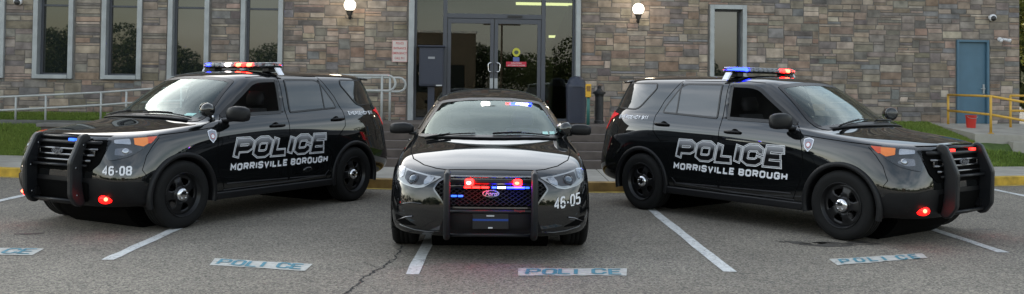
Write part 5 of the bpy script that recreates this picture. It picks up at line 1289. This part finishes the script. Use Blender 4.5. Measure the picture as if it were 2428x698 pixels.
        b.patch('headlight_cover', rnd_poly(HP, .012, 2), 'x', 1, .024, lens, hl)
        # bumper creases and corner slots
        bm = bmesh.new(); P = [b.cast(s*y, z, 'x', 1, .004) for y, z in ((.46, .262), (.56, .252), (.68, .262), (.80, .285), (.88, .30))]
        lump(bm, [(tuple(p), .012*k+.003, .010, (1, 0, 0), (0, 0, 1)) for p, k in zip(P, (.3, 1, 1, .8, .3))], 12, 2); obj('bumper_lip', bm, paint, root, smooth=True)
        sl = b.patch('corner_slot', rnd_poly([(s*.66, .30), (s*.82, .375), (s*.87, .38), (s*.86, .33), (s*.80, .30)], .012), 'x', 1, .004, gap_m, root)
        bm = bmesh.new(); tube(bm, [b.cast(s*y, z, 'x', 1, .006) for y, z in ((.70, .385), (.76, .372), (.82, .345), (.86, .325))], .0085, 6, r2=.003); obj('slot_blade', bm, dchrome, sl, smooth=True)
        bm = bmesh.new(); tube(bm, [b.cast(s*y, z, 'x', 1, .003) for y, z in ((.62, .50), (.70, .505), (.78, .49), (.84, .465))], .007, 6); obj('bumper_crease', bm, paint, root, smooth=True)
        mirror_part(root, -.78, s*.83, 1.10, s, hw=.11, hh=.062)
        for hx in (-1.50, -2.48):
            p = b.cast(hx, .93, 'y', s, 0); bm = bmesh.new(); tube(bm, [(hx-.1, p.y, .93), (hx, p.y+s*.035, .935), (hx+.1, p.y, .93)], .014, 8); obj('door_handle', bm, paint, root, smooth=True)
        tl = b.patch('tail_light', rnd_poly([(-3.80, .98), (-4.05, .99), (-4.05, .80), (-3.85, .82)], .02, 2), 'y', s, .008, tail_red, root)
    nbs = block_text('46-05', .575, .455, .24, .104, .014, gap=.42)
    bm = bmesh.new(); b.strokes(bm, [[q if q == 'c' else (q[0], q[1]+(q[0]-.56)*.16) for q in st] for st in nbs], .0145, 0, 'x', 1, .006); obj('unit_number', bm, vinyl, body)
    # wipers and cowl
    for P in ([(-.16, .02), (-.28, .60)], [(-.20, -.66), (-.18, -.16)]):
        bm = bmesh.new(); L_ = [b.cast(P[0][0]+(P[1][0]-P[0][0])*t-.03, P[0][1]+(P[1][1]-P[0][1])*t, 'z', 1, .018) for t in np.linspace(0, 1, 9)]
        tube(bm, L_, .007, 6); tube(bm, [p+Vector((.02, 0, .008)) for p in L_[:5]], .009, 6); obj('wiper', bm, trim, root, smooth=True)
    bm = bmesh.new(); lump(bm, [(b.cast(-.12-.22*(y/.7)**2, y, 'z', 1, .0), .045, .01, (1, 0, 0), (0, 0, 1)) for y in np.linspace(-.68, .68, 11)], 12, 3); obj('cowl_panel', bm, trim, root, smooth=True)
    spotlight(root, (-.55, .76, 1.06), (-.50, .762, 1.125), (-.8, -.4, .05), r=.064)
    # push bar with its light strip
    pb = bpy.data.objects.new('push_bar', None); COL.objects.link(pb); pb.parent = root
    for s in (1, -1):
        bm = bmesh.new(); tube(bm, [(1.0, s*.385, .225), (1.055, s*.385, .26), (1.065, s*.385, .45), (1.065, s*.385, .70), (1.05, s*.385, .765), (.99, s*.385, .79)], .031, 14); obj('push_bar_upright', bm, barrub, pb, smooth=True)
        bm = bmesh.new(); box(bm, .80, 1.03, s*.385-.01, s*.385+.01, .30, .44); obj('push_bar_bracket', bm, trim, pb)
    bm = bmesh.new(); tube(bm, [(1.0, -.37, .715), (1.0, .37, .715)], .026, 12); obj('push_bar_tube', bm, barrub, pb, smooth=True)
    bm = bmesh.new(); tube(bm, [(1.0, -.37, .45), (1.0, .37, .45)], .016, 12); obj('push_bar_tube', bm, barrub, pb, smooth=True)
    bm = bmesh.new(); tube(bm, [(1.0, -.37, .245), (1.0, .37, .245)], .016, 12); obj('push_bar_tube', bm, barrub, pb, smooth=True)
    text_obj('bar_lettering', 'Pro-gard', .027, mat('bar_red', (.45, .03, .03)), pb, (1.02, .255, .462), (R(90), 0, R(90)))
    for y, core in ((-.19, led_cyan), (.235, led_redhot)):
        bm = bmesh.new(); lump(bm, [((1.01, y, .71), .040, .030, (0, 1, 0), (0, 0, 1)), ((1.04, y, .71), .040, .030, (0, 1, 0), (0, 0, 1)), ((1.048, y, .71), .03, .022, (0, 1, 0), (0, 0, 1))], 20, 3); wl = obj('warning_light', bm, led_red, pb, smooth=True)
        bm = bmesh.new(); ball(bm, (1.05, y-.006, .708), (.006, .021, .014), 2); obj('lamp_core', bm, core, wl, smooth=True)
    for i, (y0, y1, ma) in enumerate(((-.235, -.175, led_red), (-.165, -.095, led_red), (-.085, -.02, led_red), (.01, .05, led_blue), (.06, .13, led_white), (.14, .30, led_blue), (.305, .34, led_blue2), (-.35, -.30, led_blue2), (-.29, -.245, led_blue2))):
        z = .665 if i < 7 else .588
        bm = bmesh.new(); box(bm, 1.0, 1.028, y0, y1, z-.007, z+.007); obj('led_strip', bm, ma, pb, bevel=.003)
    bm = bmesh.new(); tube(bm, [(.99, -.37, .665), (.99, .37, .665)], .014, 8); obj('push_bar_tube', bm, trim, pb, smooth=True)
    # plate
    bm = bmesh.new(); box(bm, .985, .995, -.16, .16, .295, .435); pl = obj('number_plate', bm, mat('plate_black', (.012, .012, .014), rough=.35), root, bevel=.008)
    bm = bmesh.new(); box(bm, .9955, .998, -.158, .158, .368, .386); obj('plate_stripe', bm, mat('plate_blue', (.01, .05, .25), rough=.4), pl)
    for y, z, w in ((0, .413, .07), (0, .308, .04)):
        bm = bmesh.new()
        for k in range(7): box(bm, .9955, .998, y-w/2+w*k/7, y-w/2+w*(k+.7)/7, z-.006, z+.006)
        obj('plate_marks', bm, vinyl, pl)
    cabin(root, -.62, -3.1, .76, 1.47, ((-1.35, .38), (-1.35, -.38)), 1.04)
    # lights behind the windscreen, mirror
    bm = bmesh.new(); lump(bm, [((-1.05, -.01, 1.315), .11, .035, (0, 1, 0), (0, 0, 1)), ((-1.075, -.01, 1.315), .11, .035, (0, 1, 0), (0, 0, 1))], 16, 3); obj('rear_view_mirror', bm, trim, root)
    bm = bmesh.new(); lump(bm, [((-1.18, -.06, 1.365), .05, .028, (0, 1, 0), (0, 0, 1)), ((-1.15, -.06, 1.365), .05, .028, (0, 1, 0), (0, 0, 1))], 16, 3); w1 = obj('visor_light', bm, led_white, root)
    bm = bmesh.new(); box(bm, -1.2, -1.165, .22, .46, 1.36, 1.38); w2 = obj('visor_light', bm, led_blue, root, bevel=.005)
    bm = bmesh.new(); box(bm, -1.165, -1.155, .28, .42, 1.362, 1.378); obj('lamp_core', bm, led_white, w2)
    bm = bmesh.new(); box(bm, -1.2, -1.165, .17, .215, 1.36, 1.38); obj('visor_light', bm, led_red, root, bevel=.005)
    bm = bmesh.new(); box(bm, -3.0, -2.2, -.66, .66, .45, .95); obj('rear_seat', bm, inter, root)
    return root
sedan('patrol_sedan', (-.2016, 9.0243, 0), R(-88.43), 'black police sedan with unit number 46-05 and a lit push bar, nose to the camera', G_CARS)
